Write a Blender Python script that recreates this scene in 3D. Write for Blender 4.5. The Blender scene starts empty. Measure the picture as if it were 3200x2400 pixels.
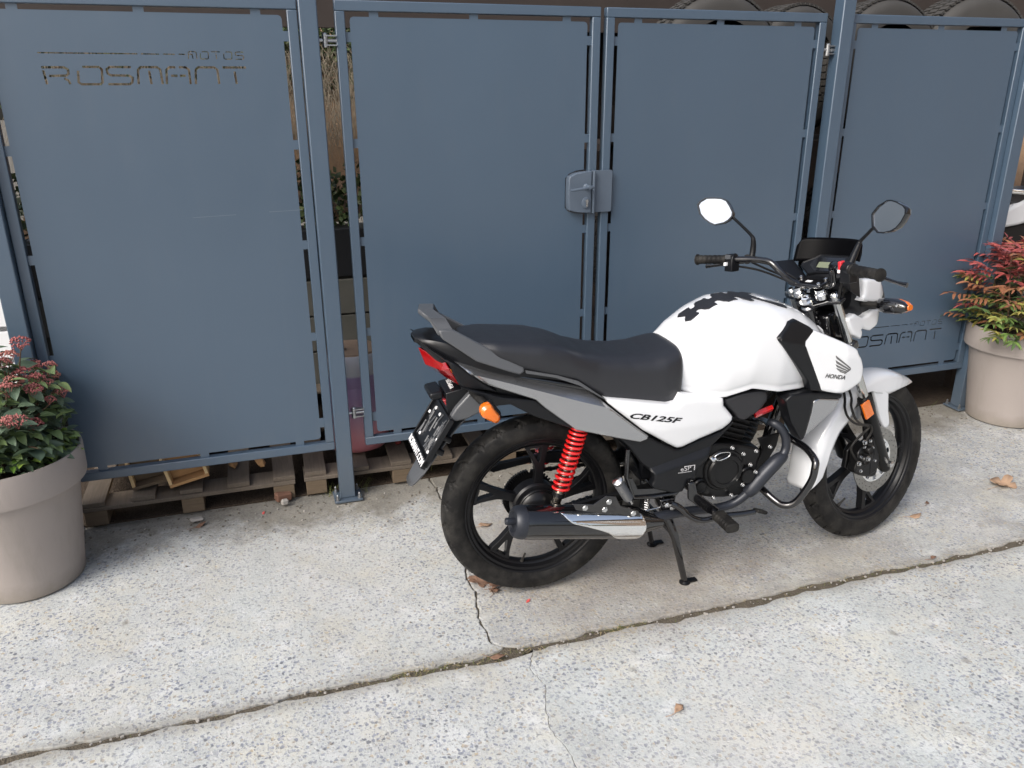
import bpy, bmesh, math, random
import numpy as np
from mathutils import Vector, Matrix, Quaternion
from mathutils.geometry import delaunay_2d_cdt
random.seed(7)
PI = math.pi
SC = bpy.context.scene
COL = SC.collection

# ---------------------------------------------------------------- camera, world, sun, exposure
cam_d = bpy.data.cameras.new('camera'); cam = bpy.data.objects.new('camera', cam_d); COL.objects.link(cam)
SC.camera = cam
cam_d.sensor_width = 36.0; cam_d.sensor_fit = 'HORIZONTAL'
cam_d.lens = 36.0*2499.7/3200.0
cam_d.clip_start = 0.05; cam_d.clip_end = 500
Rm = Matrix(((0.9523536, 0.1084937, -0.2850472), (-0.3049658, 0.3254953, -0.8950133), (-0.0043218, 0.9392987, 0.3430734)))
cam.matrix_world = Matrix.Translation((0, -3.0215, 1.5773)) @ Rm.to_4x4()
cam_d.dof.use_dof = True; cam_d.dof.focus_distance = 3.0; cam_d.dof.aperture_fstop = 22.0

SUN_EL = math.radians(40); SUN_AZ = math.radians(238)      # azimuth measured clockwise from +Y
w = bpy.data.worlds.new('World'); SC.world = w; w.use_nodes = True
nt = w.node_tree; nt.nodes.clear()
sky = nt.nodes.new('ShaderNodeTexSky'); sky.sky_type = 'NISHITA'; sky.sun_disc = False
sky.sun_elevation = SUN_EL; sky.sun_rotation = SUN_AZ
sky.air_density = 1.0; sky.dust_density = 5.0; sky.ozone_density = 1.6
bg = nt.nodes.new('ShaderNodeBackground'); bg.inputs['Strength'].default_value = 0.125
wo = nt.nodes.new('ShaderNodeOutputWorld')
hsv = nt.nodes.new('ShaderNodeHueSaturation'); hsv.inputs['Saturation'].default_value = .74     # thin high cloud: a paler sky
nt.links.new(sky.outputs[0], hsv.inputs['Color']); nt.links.new(hsv.outputs[0], bg.inputs[0]); nt.links.new(bg.outputs[0], wo.inputs[0])
sun_d = bpy.data.lights.new('sun', 'SUN'); sun_d.energy = 1.1; sun_d.angle = math.radians(26); sun_d.color = (1.0, 0.995, 0.985)
sun = bpy.data.objects.new('sun', sun_d); COL.objects.link(sun)
sd_ = Vector((math.sin(SUN_AZ)*math.cos(SUN_EL), math.cos(SUN_AZ)*math.cos(SUN_EL), math.sin(SUN_EL)))
sun.rotation_euler = sd_.to_track_quat('Z', 'Y').to_euler(); sun.location = (0, 0, 8)
SC.view_settings.view_transform = 'Standard'; SC.view_settings.look = 'None'
SC.view_settings.gamma = 1.0; SC.view_settings.exposure = 0.82
try: SC.view_settings.use_curve_mapping = False
except Exception: pass
SC.render.engine = 'CYCLES'

# ---------------------------------------------------------------- materials
def lin(c):
    return tuple((x/12.92 if x <= 0.04045 else ((x+0.055)/1.055)**2.4) for x in c)
def hexc(h):
    return lin(tuple(int(h[i:i+2], 16)/255 for i in (0, 2, 4)))
class N:
    def __init__(s, name):
        s.m = bpy.data.materials.new(name); s.m.use_nodes = True; s.t = s.m.node_tree
        s.b = s.t.nodes['Principled BSDF']; s._co = None
    def n(s, typ, **kw):
        x = s.t.nodes.new(typ)
        for k, v in kw.items():
            if k.startswith('i_'):
                kk = k[2:]; x.inputs[int(kk) if kk.isdigit() else kk.replace('_', ' ')].default_value = v
            else: setattr(x, k, v)
        return x
    def l(s, a, bb): s.t.links.new(a, bb)
    def co(s):
        if s._co is None:
            s._co = s.n('ShaderNodeNewGeometry').outputs['Position'] if False else s.n('ShaderNodeTexCoord').outputs['Object']
        return s._co
    def mp(s, scale=(1, 1, 1)):
        m = s.n('ShaderNodeMapping'); m.inputs['Scale'].default_value = scale; s.l(s.co(), m.inputs['Vector']); return m.outputs[0]
    def noise(s, scale, detail=3, rough=.5, vec=None, out='Fac'):
        x = s.n('ShaderNodeTexNoise'); x.inputs['Scale'].default_value = scale; x.inputs['Detail'].default_value = detail
        x.inputs['Roughness'].default_value = rough; s.l(vec or s.co(), x.inputs['Vector']); return x.outputs[out]
    def voro(s, scale, feature='F1', out='Distance', vec=None, rnd=1.0):
        x = s.n('ShaderNodeTexVoronoi'); x.feature = feature; x.inputs['Scale'].default_value = scale
        x.inputs['Randomness'].default_value = rnd; s.l(vec or s.co(), x.inputs['Vector']); return x.outputs[out]
    def ramp(s, fac, stops, interp='LINEAR'):
        r = s.n('ShaderNodeValToRGB'); r.color_ramp.interpolation = interp; e = r.color_ramp.elements
        while len(e) < len(stops): e.new(.5)
        for i, (p, c) in enumerate(stops):
            e[i].position = p; e[i].color = (*c, 1) if not isinstance(c, (int, float)) else (c, c, c, 1)
        s.l(fac, r.inputs[0]); return r.outputs[0]
    def mix(s, fac, a, bb, typ='MIX'):
        m = s.n('ShaderNodeMix'); m.data_type = 'RGBA'; m.blend_type = typ
        for sock, v in ((m.inputs[0], fac), (m.inputs[6], a), (m.inputs[7], bb)):
            if isinstance(v, (int, float)): sock.default_value = v
            elif isinstance(v, tuple): sock.default_value = (*v, 1)
            else: s.l(v, sock)
        return m.outputs[2]
    def math(s, op, a, bb=0.0, cl=False):
        m = s.n('ShaderNodeMath'); m.operation = op; m.use_clamp = cl
        for i, v in enumerate((a, bb)):
            if isinstance(v, (int, float)): m.inputs[i].default_value = v
            else: s.l(v, m.inputs[i])
        return m.outputs[0]
    def bump(s, h, strength=.3, dist=.001):
        x = s.n('ShaderNodeBump'); x.inputs['Strength'].default_value = strength; x.inputs['Distance'].default_value = dist
        s.l(h, x.inputs['Height']); s.l(x.outputs[0], s.b.inputs['Normal']); return s
    def set(s, **kw):
        for k, v in kw.items():
            i = s.b.inputs[{'col': 'Base Color', 'rough': 'Roughness', 'metal': 'Metallic', 'coat': 'Coat Weight', 'spec': 'Specular IOR Level', 'trans': 'Transmission Weight', 'ior': 'IOR', 'coatr': 'Coat Roughness', 'sss': 'Subsurface Weight', 'emis': 'Emission Color', 'emst': 'Emission Strength', 'alpha': 'Alpha'}[k]]
            if isinstance(v, (int, float)): i.default_value = v
            elif isinstance(v, tuple): i.default_value = (*v, 1)
            else: s.l(v, i)
        return s
MAT = {}
def simple(name, col, rough=.5, metal=0., coat=0., var=.0, bump=0., bscale=300, spec=.5):
    n = N(name); c = col
    if var > 0:
        f = n.noise(9, 5, .6); c = n.mix(f, tuple(x*(1-var) for x in col), tuple(min(1, x*(1+var)) for x in col))
        fr = n.noise(35, 4, .6); n.set(rough=n.math('ADD', n.math('MULTIPLY', fr, .14), rough-.07))
    else: n.set(rough=rough)
    n.set(col=c, metal=metal, coat=coat, spec=spec)
    if bump > 0: n.bump(n.noise(bscale, 3, .6), bump, .0006)
    MAT[name] = n.m; return n.m

# powder-coated fence steel
n = N('fence_paint')
d = n.noise(1.3, 5, .6); d2 = n.noise(14, 4, .65, vec=n.mp((1, 1, .25)))
c = n.mix(d, (.044, .074, .113), (.057, .092, .136))
c = n.mix(n.ramp(d2, [(.55, 0.), (.85, .25)]), c, (.07, .095, .125))
zf = n.n('ShaderNodeSeparateXYZ'); n.l(n.co(), zf.inputs[0]); dirt = n.ramp(n.math('ADD', zf.outputs[2], n.math('MULTIPLY', n.noise(4, 6, .7, vec=n.mp((1, 1, .5))), .9)), [(.50, .22), (.80, 0.)]); c = n.mix(dirt, c, (.135, .135, .125))
strk = n.ramp(n.noise(22, 4, .6, vec=n.mp((1, 1, .035))), [(.60, 0.), (.85, .10)]); c = n.mix(strk, c, (.105, .13, .155))
sp = n.ramp(n.voro(55), [(.0, 1.), (.035, 0.)]); sp = n.math('MULTIPLY', sp, n.ramp(n.noise(3, 2), [(.6, 0.), (.7, .5)]))
n.set(col=n.mix(sp, c, (.30, .31, .31)), rough=n.math('ADD', n.math('MULTIPLY', d2, .14), .30), spec=1.0)
n.bump(n.math('ADD', n.math('MULTIPLY', n.noise(900, 2, .5), .06), n.math('MULTIPLY', n.noise(2.2, 2, .4), 4.)), .5, .0022); MAT['fence_paint'] = n.m
simple('galvanised', (.42, .43, .44), .38, 1.0, var=.2)
simple('scratch_mark', (.17, .205, .24), .5)
simple('lock_metal', (.085, .11, .145), .34, .0, var=.1)
simple('steel_bright', (.62, .62, .62), .22, 1.0, var=.08)

def _sepy(n, g):
    s_ = n.n('ShaderNodeSeparateXYZ'); n.l(g, s_.inputs[0]); return s_.outputs[1]
# concrete with exposed aggregate
def concrete(name, light, dark, stain, stone_amt, seed):
    n = N(name)
    geo = n.n('ShaderNodeNewGeometry').outputs['Position']
    mpn = n.n('ShaderNodeMapping'); mpn.inputs['Location'].default_value = (seed, seed*1.7, 0); n.l(geo, mpn.inputs['Vector']); v0 = mpn.outputs[0]
    wob = n.noise(95, 4, .5, vec=v0, out='Color')
    vm = n.n('ShaderNodeVectorMath', operation='SCALE'); vm.inputs['Scale'].default_value = .016; n.l(wob, vm.inputs[0])
    va = n.n('ShaderNodeVectorMath', operation='ADD'); n.l(v0, va.inputs[0]); n.l(vm.outputs[0], va.inputs[1]); v = va.outputs[0]
    big = n.noise(1.1, 6, .62, vec=v0); mid = n.noise(6, 6, .65, vec=v0); fine = n.noise(120, 4, .7, vec=v0)
    base = n.mix(n.ramp(mid, [(.3, 0.), (.7, 1.)]), dark, light)
    base = n.mix(n.ramp(fine, [(.35, 0.), (.75, .6)]), base, tuple(min(1, x*1.3) for x in light)); grain = n.noise(420, 3, .8, vec=v0); base = n.mix(n.ramp(grain, [(.36, .35), (.58, 0.)]), base, tuple(x*.6 for x in dark)); base = n.mix(n.ramp(n.noise(260, 3, .8, vec=v0), [(.56, 0.), (.70, .55)]), base, (.72, .73, .72))
    base = n.mix(n.ramp(n.noise(4.5, 6, .7, vec=v0), [(.48, 0.), (.70, .65)]), base, (.60, .57, .47)); base = n.mix(n.ramp(n.noise(7.5, 6, .7, vec=v), [(.52, 0.), (.72, .7)]), base, (.66, .67, .67))
    # two sizes of pebbles
    def stones(scale, r0, r1, thr):
        dist = n.voro(scale, vec=v); cc = n.voro(scale, out='Color', vec=v)
        sep = n.n('ShaderNodeSeparateColor'); n.l(cc, sep.inputs[0])
        pick = n.ramp(sep.outputs[0], [(thr, 0.), (thr+.03, 1.)])
        m = n.math('MULTIPLY', n.ramp(dist, [(r0, 1.), (r1, 0.)]), pick)
        col = n.ramp(sep.outputs[1], [(0., (.21, .225, .265)), (.25, (.28, .30, .345)), (.45, (.36, .37, .39)), (.62, (.34, .31, .27)), (.72, (.50, .50, .49)), (.84, (.15, .16, .18)), (.92, (.42, .36, .27))], 'CONSTANT')
        return m, col
    m1, c1 = stones(80, .30, .52, 1-stone_amt); m2, c2 = stones(150, .28, .54, 1-stone_amt*.9)
    show = n.ramp(n.noise(3.2, 4, .6, vec=v0), [(.34, .35), (.56, 1.)])
    c = n.mix(n.math('MULTIPLY', m2, n.math('MULTIPLY', show, .8)), base, c2)
    c = n.mix(n.math('MULTIPLY', m1, show), c, c1)
    # stains
    st_ = n.ramp(big, [(.45, 0.), (.72, 1.)]); c = n.mix(n.math('MULTIPLY', st_, stain), c, (.20, .17, .135))
    bl = n.ramp(n.noise(.8, 5, .7, vec=v), [(.52, 0.), (.7, .5)]); c = n.mix(bl, c, (.52, .51, .48))
    sp_ = n.ramp(n.noise(2.3, 7, .75, vec=v), [(.60, 0.), (.68, .55)]); c = n.mix(sp_, c, (.25, .235, .205))
    sp2 = n.ramp(n.voro(7, vec=v), [(.05, .55), (.12, 0.)]); sp2 = n.math('MULTIPLY', sp2, n.ramp(n.noise(5, 2, vec=v0), [(.55, 0.), (.6, 1.)])); c = n.mix(sp2, c, (.17, .155, .13))
    jd = n.math('ABSOLUTE', n.math('ADD', n.n('ShaderNodeSeparateXYZ').outputs[1] if False else _sepy(n, geo), n.math('ADD', 1.137, n.math('MULTIPLY', n.math('SUBTRACT', n.noise(9, 5, .7, vec=v0), .5), .07)))); c = n.mix(n.ramp(jd, [(.012, .55), (.06, 0.)]), c, (.20, .185, .155))
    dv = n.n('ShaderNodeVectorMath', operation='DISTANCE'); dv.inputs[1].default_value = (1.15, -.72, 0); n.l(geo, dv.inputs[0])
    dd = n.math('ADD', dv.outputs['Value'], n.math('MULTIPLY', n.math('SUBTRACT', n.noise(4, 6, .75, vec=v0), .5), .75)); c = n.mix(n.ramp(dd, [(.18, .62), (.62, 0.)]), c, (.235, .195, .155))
    # mud and earth stain towards the fence, on the ground itself
    sx = n.n('ShaderNodeSeparateXYZ'); n.l(geo, sx.inputs[0])
    yy = n.math('ADD', sx.outputs[1], n.math('MULTIPLY', n.math('SUBTRACT', n.noise(3.5, 6, .7, vec=v0), .5), .9))
    mud = n.ramp(yy, [(0., 0.), (1., 1.)]); mr = mud.node.color_ramp
    mr.elements[0].position = .0; mr.elements[1].position = .22
    yo = n.math('ADD', yy, .27); n.l(yo, mud.node.inputs[0])
    mudc = n.mix(n.ramp(mid, [(.35, 0.), (.65, 1.)]), (.10, .09, .072), (.215, .20, .168)); mudc = n.mix(n.ramp(fine, [(.4, 0.), (.7, .5)]), mudc, (.28, .26, .22))
    c = n.mix(n.math('MULTIPLY', mud, .88), c, mudc)
    n.set(col=c, rough=.88, spec=.3)
    h = n.math('ADD', n.math('MULTIPLY', fine, .5), n.math('ADD', n.math('MULTIPLY', m1, -.35), n.math('MULTIPLY', mid, 1.2)))
    n.bump(h, .55, .004); MAT[name] = n.m
concrete('concrete_light', (.525, .545, .53), (.37, .38, .365), .25, .76, 0)
concrete('concrete_grey', (.45, .46, .44), (.28, .28, .265), .50, .92, 3.3)
concrete('concrete_cool', (.52, .55, .54), (.36, .38, .37), .25, .78, 8.1)

def earth(name, a, bb, scale=30):
    n = N(name); f = n.noise(scale, 6, .75); f2 = n.voro(scale*3)
    n.set(col=n.mix(f, a, bb), rough=.95, spec=.2); n.bump(n.math('ADD', f, n.math('MULTIPLY', f2, .4)), .9, .01); MAT[name] = n.m
earth('joint_dirt', (.06, .052, .04), (.20, .17, .13), 60)
earth('soil_orange', (.17, .105, .06), (.30, .20, .125), 14)
earth('soil_and_shade', (.03, .022, .015), (.08, .06, .045), 40)  # soil in the pots, and painted shade for the store floor
earth('mud', (.10, .09, .072), (.20, .18, .15), 16)
def wood(name, a, bb, axis=(1, 14, 14)):
    n = N(name); g = n.noise(9, 6, .6, vec=n.mp(axis)); g2 = n.noise(3, 4, .6)
    c = n.mix(g, a, bb); c = n.mix(n.ramp(g2, [(.45, 0.), (.75, .5)]), c, tuple(x*.45 for x in a))
    n.set(col=c, rough=.82, spec=.25); n.bump(g, .4, .002); MAT[name] = n.m
wood('wood_old', (.09, .065, .042), (.19, .145, .10))
wood('wood_grey', (.085, .068, .052), (.18, .15, .12), (14, 1, 14))
wood('wood_fresh', (.30, .16, .07), (.50, .30, .14))
wood('wood_edge', (.50, .34, .17), (.70, .53, .30))
simple('block_grey', (.075, .075, .066), .9, var=.3, bump=.6, bscale=60)
simple('mortar', (.05, .05, .045), .95, var=.2)
simple('black_membrane', (.012, .013, .015), .4, var=.2)
simple('shed_dark', (.035, .026, .022), .8, var=.3)
simple('plaster_beige', (.36, .33, .29), .85, var=.08, bump=.3)
simple('siding_white', (.78, .79, .80), .55, var=.05)
simple('siding_grey', (.32, .32, .33), .6)
n = N('pot_taupe'); z_ = n.n('ShaderNodeSeparateXYZ'); n.l(n.co(), z_.inputs[0]); dz_ = n.math('ADD', z_.outputs[2], n.math('MULTIPLY', n.noise(12, 5, .7), .10)); s1 = n.noise(5, 6, .7, vec=n.mp((3, 3, .6)))
c = n.mix(n.noise(4, 4, .6), (.30, .262, .24), (.35, .31, .285)); c = n.mix(n.ramp(dz_, [(.05, .75), (.13, 0.)]), c, (.20, .175, .14)); c = n.mix(n.ramp(s1, [(.52, 0.), (.72, .35)]), c, (.22, .20, .17))
n.set(col=c, rough=.6); n.bump(n.noise(200, 3, .6), .1, .0006); MAT['pot_taupe'] = n.m
simple('brick_rubble', (.14, .07, .045), .9, var=.45, bump=.6)

# ---------------------------------------------------------------- mesh helpers
class MB:
    def __init__(s): s.v = []; s.f = []; s.mi = []
    def add(s, V, F, mi=0):
        o = len(s.v); s.v += [tuple(map(float, p)) for p in V]; s.f += [tuple(i+o for i in f) for f in F]; s.mi += [mi]*len(F); return s
    def box(s, c, sz, R=None, mi=0):
        hx, hy, hz = (k/2 for k in sz)
        V = [Vector((x, y, z)) for x in (-hx, hx) for y in (-hy, hy) for z in (-hz, hz)]
        if R is not None: V = [R @ p for p in V]
        V = [p + Vector(c) for p in V]
        return s.add(V, [(0, 1, 3, 2), (4, 6, 7, 5), (0, 4, 5, 1), (2, 3, 7, 6), (0, 2, 6, 4), (1, 5, 7, 3)], mi)
    def bx(s, x0, x1, y0, y1, z0, z1, mi=0): return s.box(((x0+x1)/2, (y0+y1)/2, (z0+z1)/2), (x1-x0, y1-y0, z1-z0), None, mi)
    def tube(s, pts, r, seg=12, caps=True, mi=0, closed=False, flat=None):
        P = [Vector(p) for p in pts]; n = len(P); rr = r if isinstance(r, (list, tuple)) else [r]*n
        T = []
        for i in range(n):
            a = P[(i-1) % n] if (closed or i > 0) else P[i]; bb = P[(i+1) % n] if (closed or i < n-1) else P[i]
            d = bb-a; T.append(d.normalized() if d.length > 1e-9 else Vector((0, 0, 1)))
        up = Vector((0, 0, 1)) if abs(T[0].z) < .9 else Vector((1, 0, 0))
        nrm = (up - T[0]*up.dot(T[0])).normalized(); rings = []
        for i in range(n):
            if i: nrm = (nrm - T[i]*nrm.dot(T[i])).normalized()
            bi = T[i].cross(nrm); fl = flat or 1.0
            rings.append([P[i] + nrm*math.cos(2*PI*k/seg)*rr[i] + bi*math.sin(2*PI*k/seg)*rr[i]*fl for k in range(seg)])
        V = [p for rg in rings for p in rg]; F = []
        for i in range(n if closed else n-1):
            j = (i+1) % n
            for k in range(seg): F.append((i*seg+k, i*seg+(k+1) % seg, j*seg+(k+1) % seg, j*seg+k))
        if caps and not closed: F.append(tuple(range(seg))[::-1]); F.append(tuple((n-1)*seg+k for k in range(seg)))
        return s.add(V, F, mi)
    def lathe(s, prof, o=(0, 0, 0), ax=(0, 0, 1), seg=32, mi=0, caps=True):
        ax = Vector(ax).normalized(); u = ax.orthogonal().normalized(); vv = ax.cross(u); o = Vector(o)
        V = [o + ax*h + (u*math.cos(2*PI*k/seg)+vv*math.sin(2*PI*k/seg))*r for (r, h) in prof for k in range(seg)]
        F = [(i*seg+k, i*seg+(k+1) % seg, (i+1)*seg+(k+1) % seg, (i+1)*seg+k) for i in range(len(prof)-1) for k in range(seg)]
        if caps:
            if prof[0][0] > 1e-6: F.append(tuple(range(seg))[::-1])
            if prof[-1][0] > 1e-6: F.append(tuple((len(prof)-1)*seg+k for k in range(seg)))
        return s.add(V, F, mi)
    def prism(s, out, y0, y1, mi=0, plane='xz'):
        n = len(out)
        def P(a, bb, h): return (a, h, bb) if plane == 'xz' else ((a, bb, h) if plane == 'xy' else (h, a, bb))
        V = [P(a, bb, y0) for a, bb in out]+[P(a, bb, y1) for a, bb in out]
        F = [tuple(range(n)), tuple(range(n, 2*n))[::-1]]+[(i, i+n, (i+1) % n+n, (i+1) % n) for i in range(n)]
        return s.add(V, F, mi)
    def grid(s, rows, mi=0, closed=False, caps=False):
        m = len(rows[0]); V = [p for r in rows for p in r]
        F = [(i*m+k, i*m+(k+1) % m, (i+1)*m+(k+1) % m, (i+1)*m+k) for i in range(len(rows)-1) for k in range(m if closed else m-1)]
        if caps: F.append(tuple(range(m))[::-1]); F.append(tuple((len(rows)-1)*m+k for k in range(m)))
        return s.add(V, F, mi)
def finish(me, mats, smooth):
    for m in (mats if isinstance(mats, (list, tuple)) else [mats]): me.materials.append(MAT[m])
    if smooth:
        me.shade_smooth(); me.set_sharp_from_angle(angle=math.radians(smooth))
RAKE = math.radians(25.5); STEER = 0.25702
SAX = Vector((-math.sin(RAKE), 0, math.cos(RAKE))); SORG = Vector((1.372, 0, 0)); SROT = Matrix.Rotation(STEER, 3, SAX)
def ST(p): return SROT @ (Vector(p)-SORG) + SORG
def build(mb, name, mat, parent=None, smooth=32, bevel=0, bseg=2, steer=False, solid=0, sub=0, kind=None, weld=True):
    V = mb.v if not steer else [tuple(ST(p)) for p in mb.v]
    me = bpy.data.meshes.new(name); me.from_pydata(V, [], mb.f)
    if len(set(mb.mi)) > 1: me.polygons.foreach_set('material_index', mb.mi)
    bm = bmesh.new(); bm.from_mesh(me)
    if weld: bmesh.ops.remove_doubles(bm, verts=bm.verts, dist=1e-5)
    bmesh.ops.recalc_face_normals(bm, faces=bm.faces); bm.to_mesh(me); bm.free()
    finish(me, mat, smooth)
    o = bpy.data.objects.new(name, me); COL.objects.link(o)
    if parent: o.parent = parent
    if sub: x = o.modifiers.new('sub', 'SUBSURF'); x.levels = sub; x.render_levels = sub
    if solid: x = o.modifiers.new('solid', 'SOLIDIFY'); x.thickness = solid; x.offset = 0
    if bevel: x = o.modifiers.new('bev', 'BEVEL'); x.width = bevel; x.segments = bseg; x.limit_method = 'ANGLE'; x.angle_limit = math.radians(28)
    if kind: o['kind'] = kind
    return o
def empty(name, loc=(0, 0, 0), rz=0): 
    o = bpy.data.objects.new(name, None); COL.objects.link(o); o.location = loc; o.rotation_euler = (0, 0, rz); o.empty_display_size = .1; return o
def tag(o, label=None, cat=None, group=None, kind=None):
    if label: o['label'] = label
    if cat: o['category'] = cat
    if group: o['group'] = group
    if kind: o['kind'] = kind
    return o
def mirror(o):
    me = o.data.copy(); me.transform(Matrix.Scale(-1, 4, (0, 1, 0))); me.flip_normals()
    c = o.copy(); c.data = me; COL.objects.link(c); c.parent = o.parent; return c
def dup(o, parent=None, loc=None, rot=None, scale=None):
    c = o.copy(); COL.objects.link(c)
    if parent: c.parent = parent
    if loc is not None: c.location = loc
    if rot is not None: c.rotation_euler = rot
    if scale is not None: c.scale = scale
    for ch in o.children: dup(ch, c)
    return c
def stroke(pts, w):
    P = [Vector(p) for p in pts]; L = []; R = []
    for i, p in enumerate(P):
        a = (P[i]-P[i-1]).normalized() if i else (P[1]-P[0]).normalized(); bb = (P[i+1]-P[i]).normalized() if i < len(P)-1 else a
        na = Vector((-a.y, a.x)); nb = Vector((-bb.y, bb.x)); m = (na+nb); m = m.normalized() if m.length > 1e-6 else na
        k = min(1.6, 1/max(.3, m.dot(na))); L.append(p+m*w/2*k); R.append(p-m*w/2*k)
    return [tuple(q) for q in L+R[::-1]]
def _inpoly(P, poly):
    x, y = P[:, 0], P[:, 1]; w = np.zeros(len(P), int); n = len(poly)
    for i in range(n):
        x1, y1 = poly[i]; x2, y2 = poly[(i+1) % n]
        c = (x2-x1)*(y-y1)-(x-x1)*(y2-y1); w += ((y1 <= y) & (y2 > y) & (c > 0)).astype(int); w -= ((y1 > y) & (y2 <= y) & (c < 0)).astype(int)
    return w != 0
def plate_mesh(loops, thick):
    """flat sheet: first loop is the outline, the others are holes cut right through it"""
    V = []; E = []
    for lp in loops:
        o = len(V); V += [Vector(q) for q in lp]; E += [(o+i, o+(i+1) % len(lp)) for i in range(len(lp))]
    rv, re_, rf = delaunay_2d_cdt(V, E, [], 0, 1e-7)[:3]
    C = np.array([[sum(rv[i].x for i in f)/len(f), sum(rv[i].y for i in f)/len(f)] for f in rf])
    keep = _inpoly(C, loops[0])
    for h in loops[1:]: keep &= ~_inpoly(C, h)
    F = [tuple(f) for f, k in zip(rf, keep) if k]; n = len(rv); cnt = {}
    for f in F:
        for a, c in zip(f, f[1:]+f[:1]): cnt[(a, c)] = 1
    side = [(c, a, a+n, c+n) for (a, c) in cnt if (c, a) not in cnt]
    V2 = [(v.x, v.y, thick/2) for v in rv]+[(v.x, v.y, -thick/2) for v in rv]
    me = bpy.data.meshes.new('p'); me.from_pydata(V2, [], F+[tuple(i+n for i in f[::-1]) for f in F]+side)
    bm = bmesh.new(); bm.from_mesh(me); bmesh.ops.delete(bm, geom=[v for v in bm.verts if not v.link_faces], context='VERTS'); bmesh.ops.recalc_face_normals(bm, faces=bm.faces); bm.to_mesh(me); bm.free()
    return me
def plate(name, outers, thick, mat, parent=None, M=None, steer=False):
    me = plate_mesh(outers, thick)
    if M is not None: me.transform(M)
    if steer: me.transform(Matrix.Translation(SORG) @ SROT.to_4x4() @ Matrix.Translation(-SORG))
    finish(me, mat, 30); me.name = name
    o = bpy.data.objects.new(name, me); COL.objects.link(o); o.parent = parent; return o
def text_mesh(txt, size, thick, shear=0, spacing=1.0, align='CENTER', bold=0.0):
    cu = bpy.data.curves.new('tmp', 'FONT'); cu.body = txt; cu.size = size; cu.extrude = thick/2; cu.shear = shear; cu.space_character = spacing
    cu.offset = bold*size; cu.align_x = align; cu.align_y = 'CENTER'; cu.resolution_u = 3
    o = bpy.data.objects.new('tmp', cu); COL.objects.link(o)
    dg = bpy.context.evaluated_depsgraph_get(); me = bpy.data.meshes.new_from_object(o.evaluated_get(dg))
    bpy.data.objects.remove(o); bpy.data.curves.remove(cu); return me
def frame_M(o, ex, ey):
    ex = Vector(ex).normalized(); ey = Vector(ey); ey = (ey-ex*ex.dot(ey)).normalized(); ez = ex.cross(ey)
    return Matrix(((ex.x, ey.x, ez.x, o[0]), (ex.y, ey.y, ez.y, o[1]), (ex.z, ey.z, ez.z, o[2]), (0, 0, 0, 1)))
def place_text(name, txt, size, o, ex, ey, mat, parent, thick=.0012, shear=0, spacing=1, sx=1., steer=False, bold=.02):
    me = text_mesh(txt, size, thick, shear, spacing, bold=bold); me.transform(frame_M(o, ex, ey) @ Matrix.Diagonal((sx, 1, 1, 1)))
    if steer: me.transform(Matrix.Translation(SORG) @ SROT.to_4x4() @ Matrix.Translation(-SORG))
    finish(me, mat, 0); me.name = name; ob = bpy.data.objects.new(name, me); COL.objects.link(ob); ob.parent = parent; return ob
def smooth_poly(pts, n=6, sharp=(), closed=True):
    out = []; m = len(pts)
    for i in range(m if closed else m-1):
        g = lambda k: Vector(pts[k % m]) if closed else Vector(pts[min(max(k, 0), m-1)])
        p0, p1, p2, p3 = g(i-1), g(i), g(i+1), g(i+2)
        t1 = (p2-p0)/2 if i % m not in sharp else (p2-p1)*.6
        t2 = (p3-p1)/2 if (i+1) % m not in sharp else (p2-p1)*.6
        for k in range(n):
            t = k/n; out.append(tuple(p1*(2*t**3-3*t*t+1)+t1*(t**3-2*t*t+t)+p2*(-2*t**3+3*t*t)+t2*(t**3-t*t)))
    if not closed: out.append(tuple(pts[-1]))
    return out
def spline3(pts, n=8): return smooth_poly(pts, n, closed=False)
def resample(poly, d):
    out = []; m = len(poly)
    for i in range(m):
        a = Vector(poly[i]); bb = Vector(poly[(i+1) % m]); k = max(1, int(round((bb-a).length/d)))
        for j in range(k): out.append(tuple(a+(bb-a)*j/k))
    return out
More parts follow.
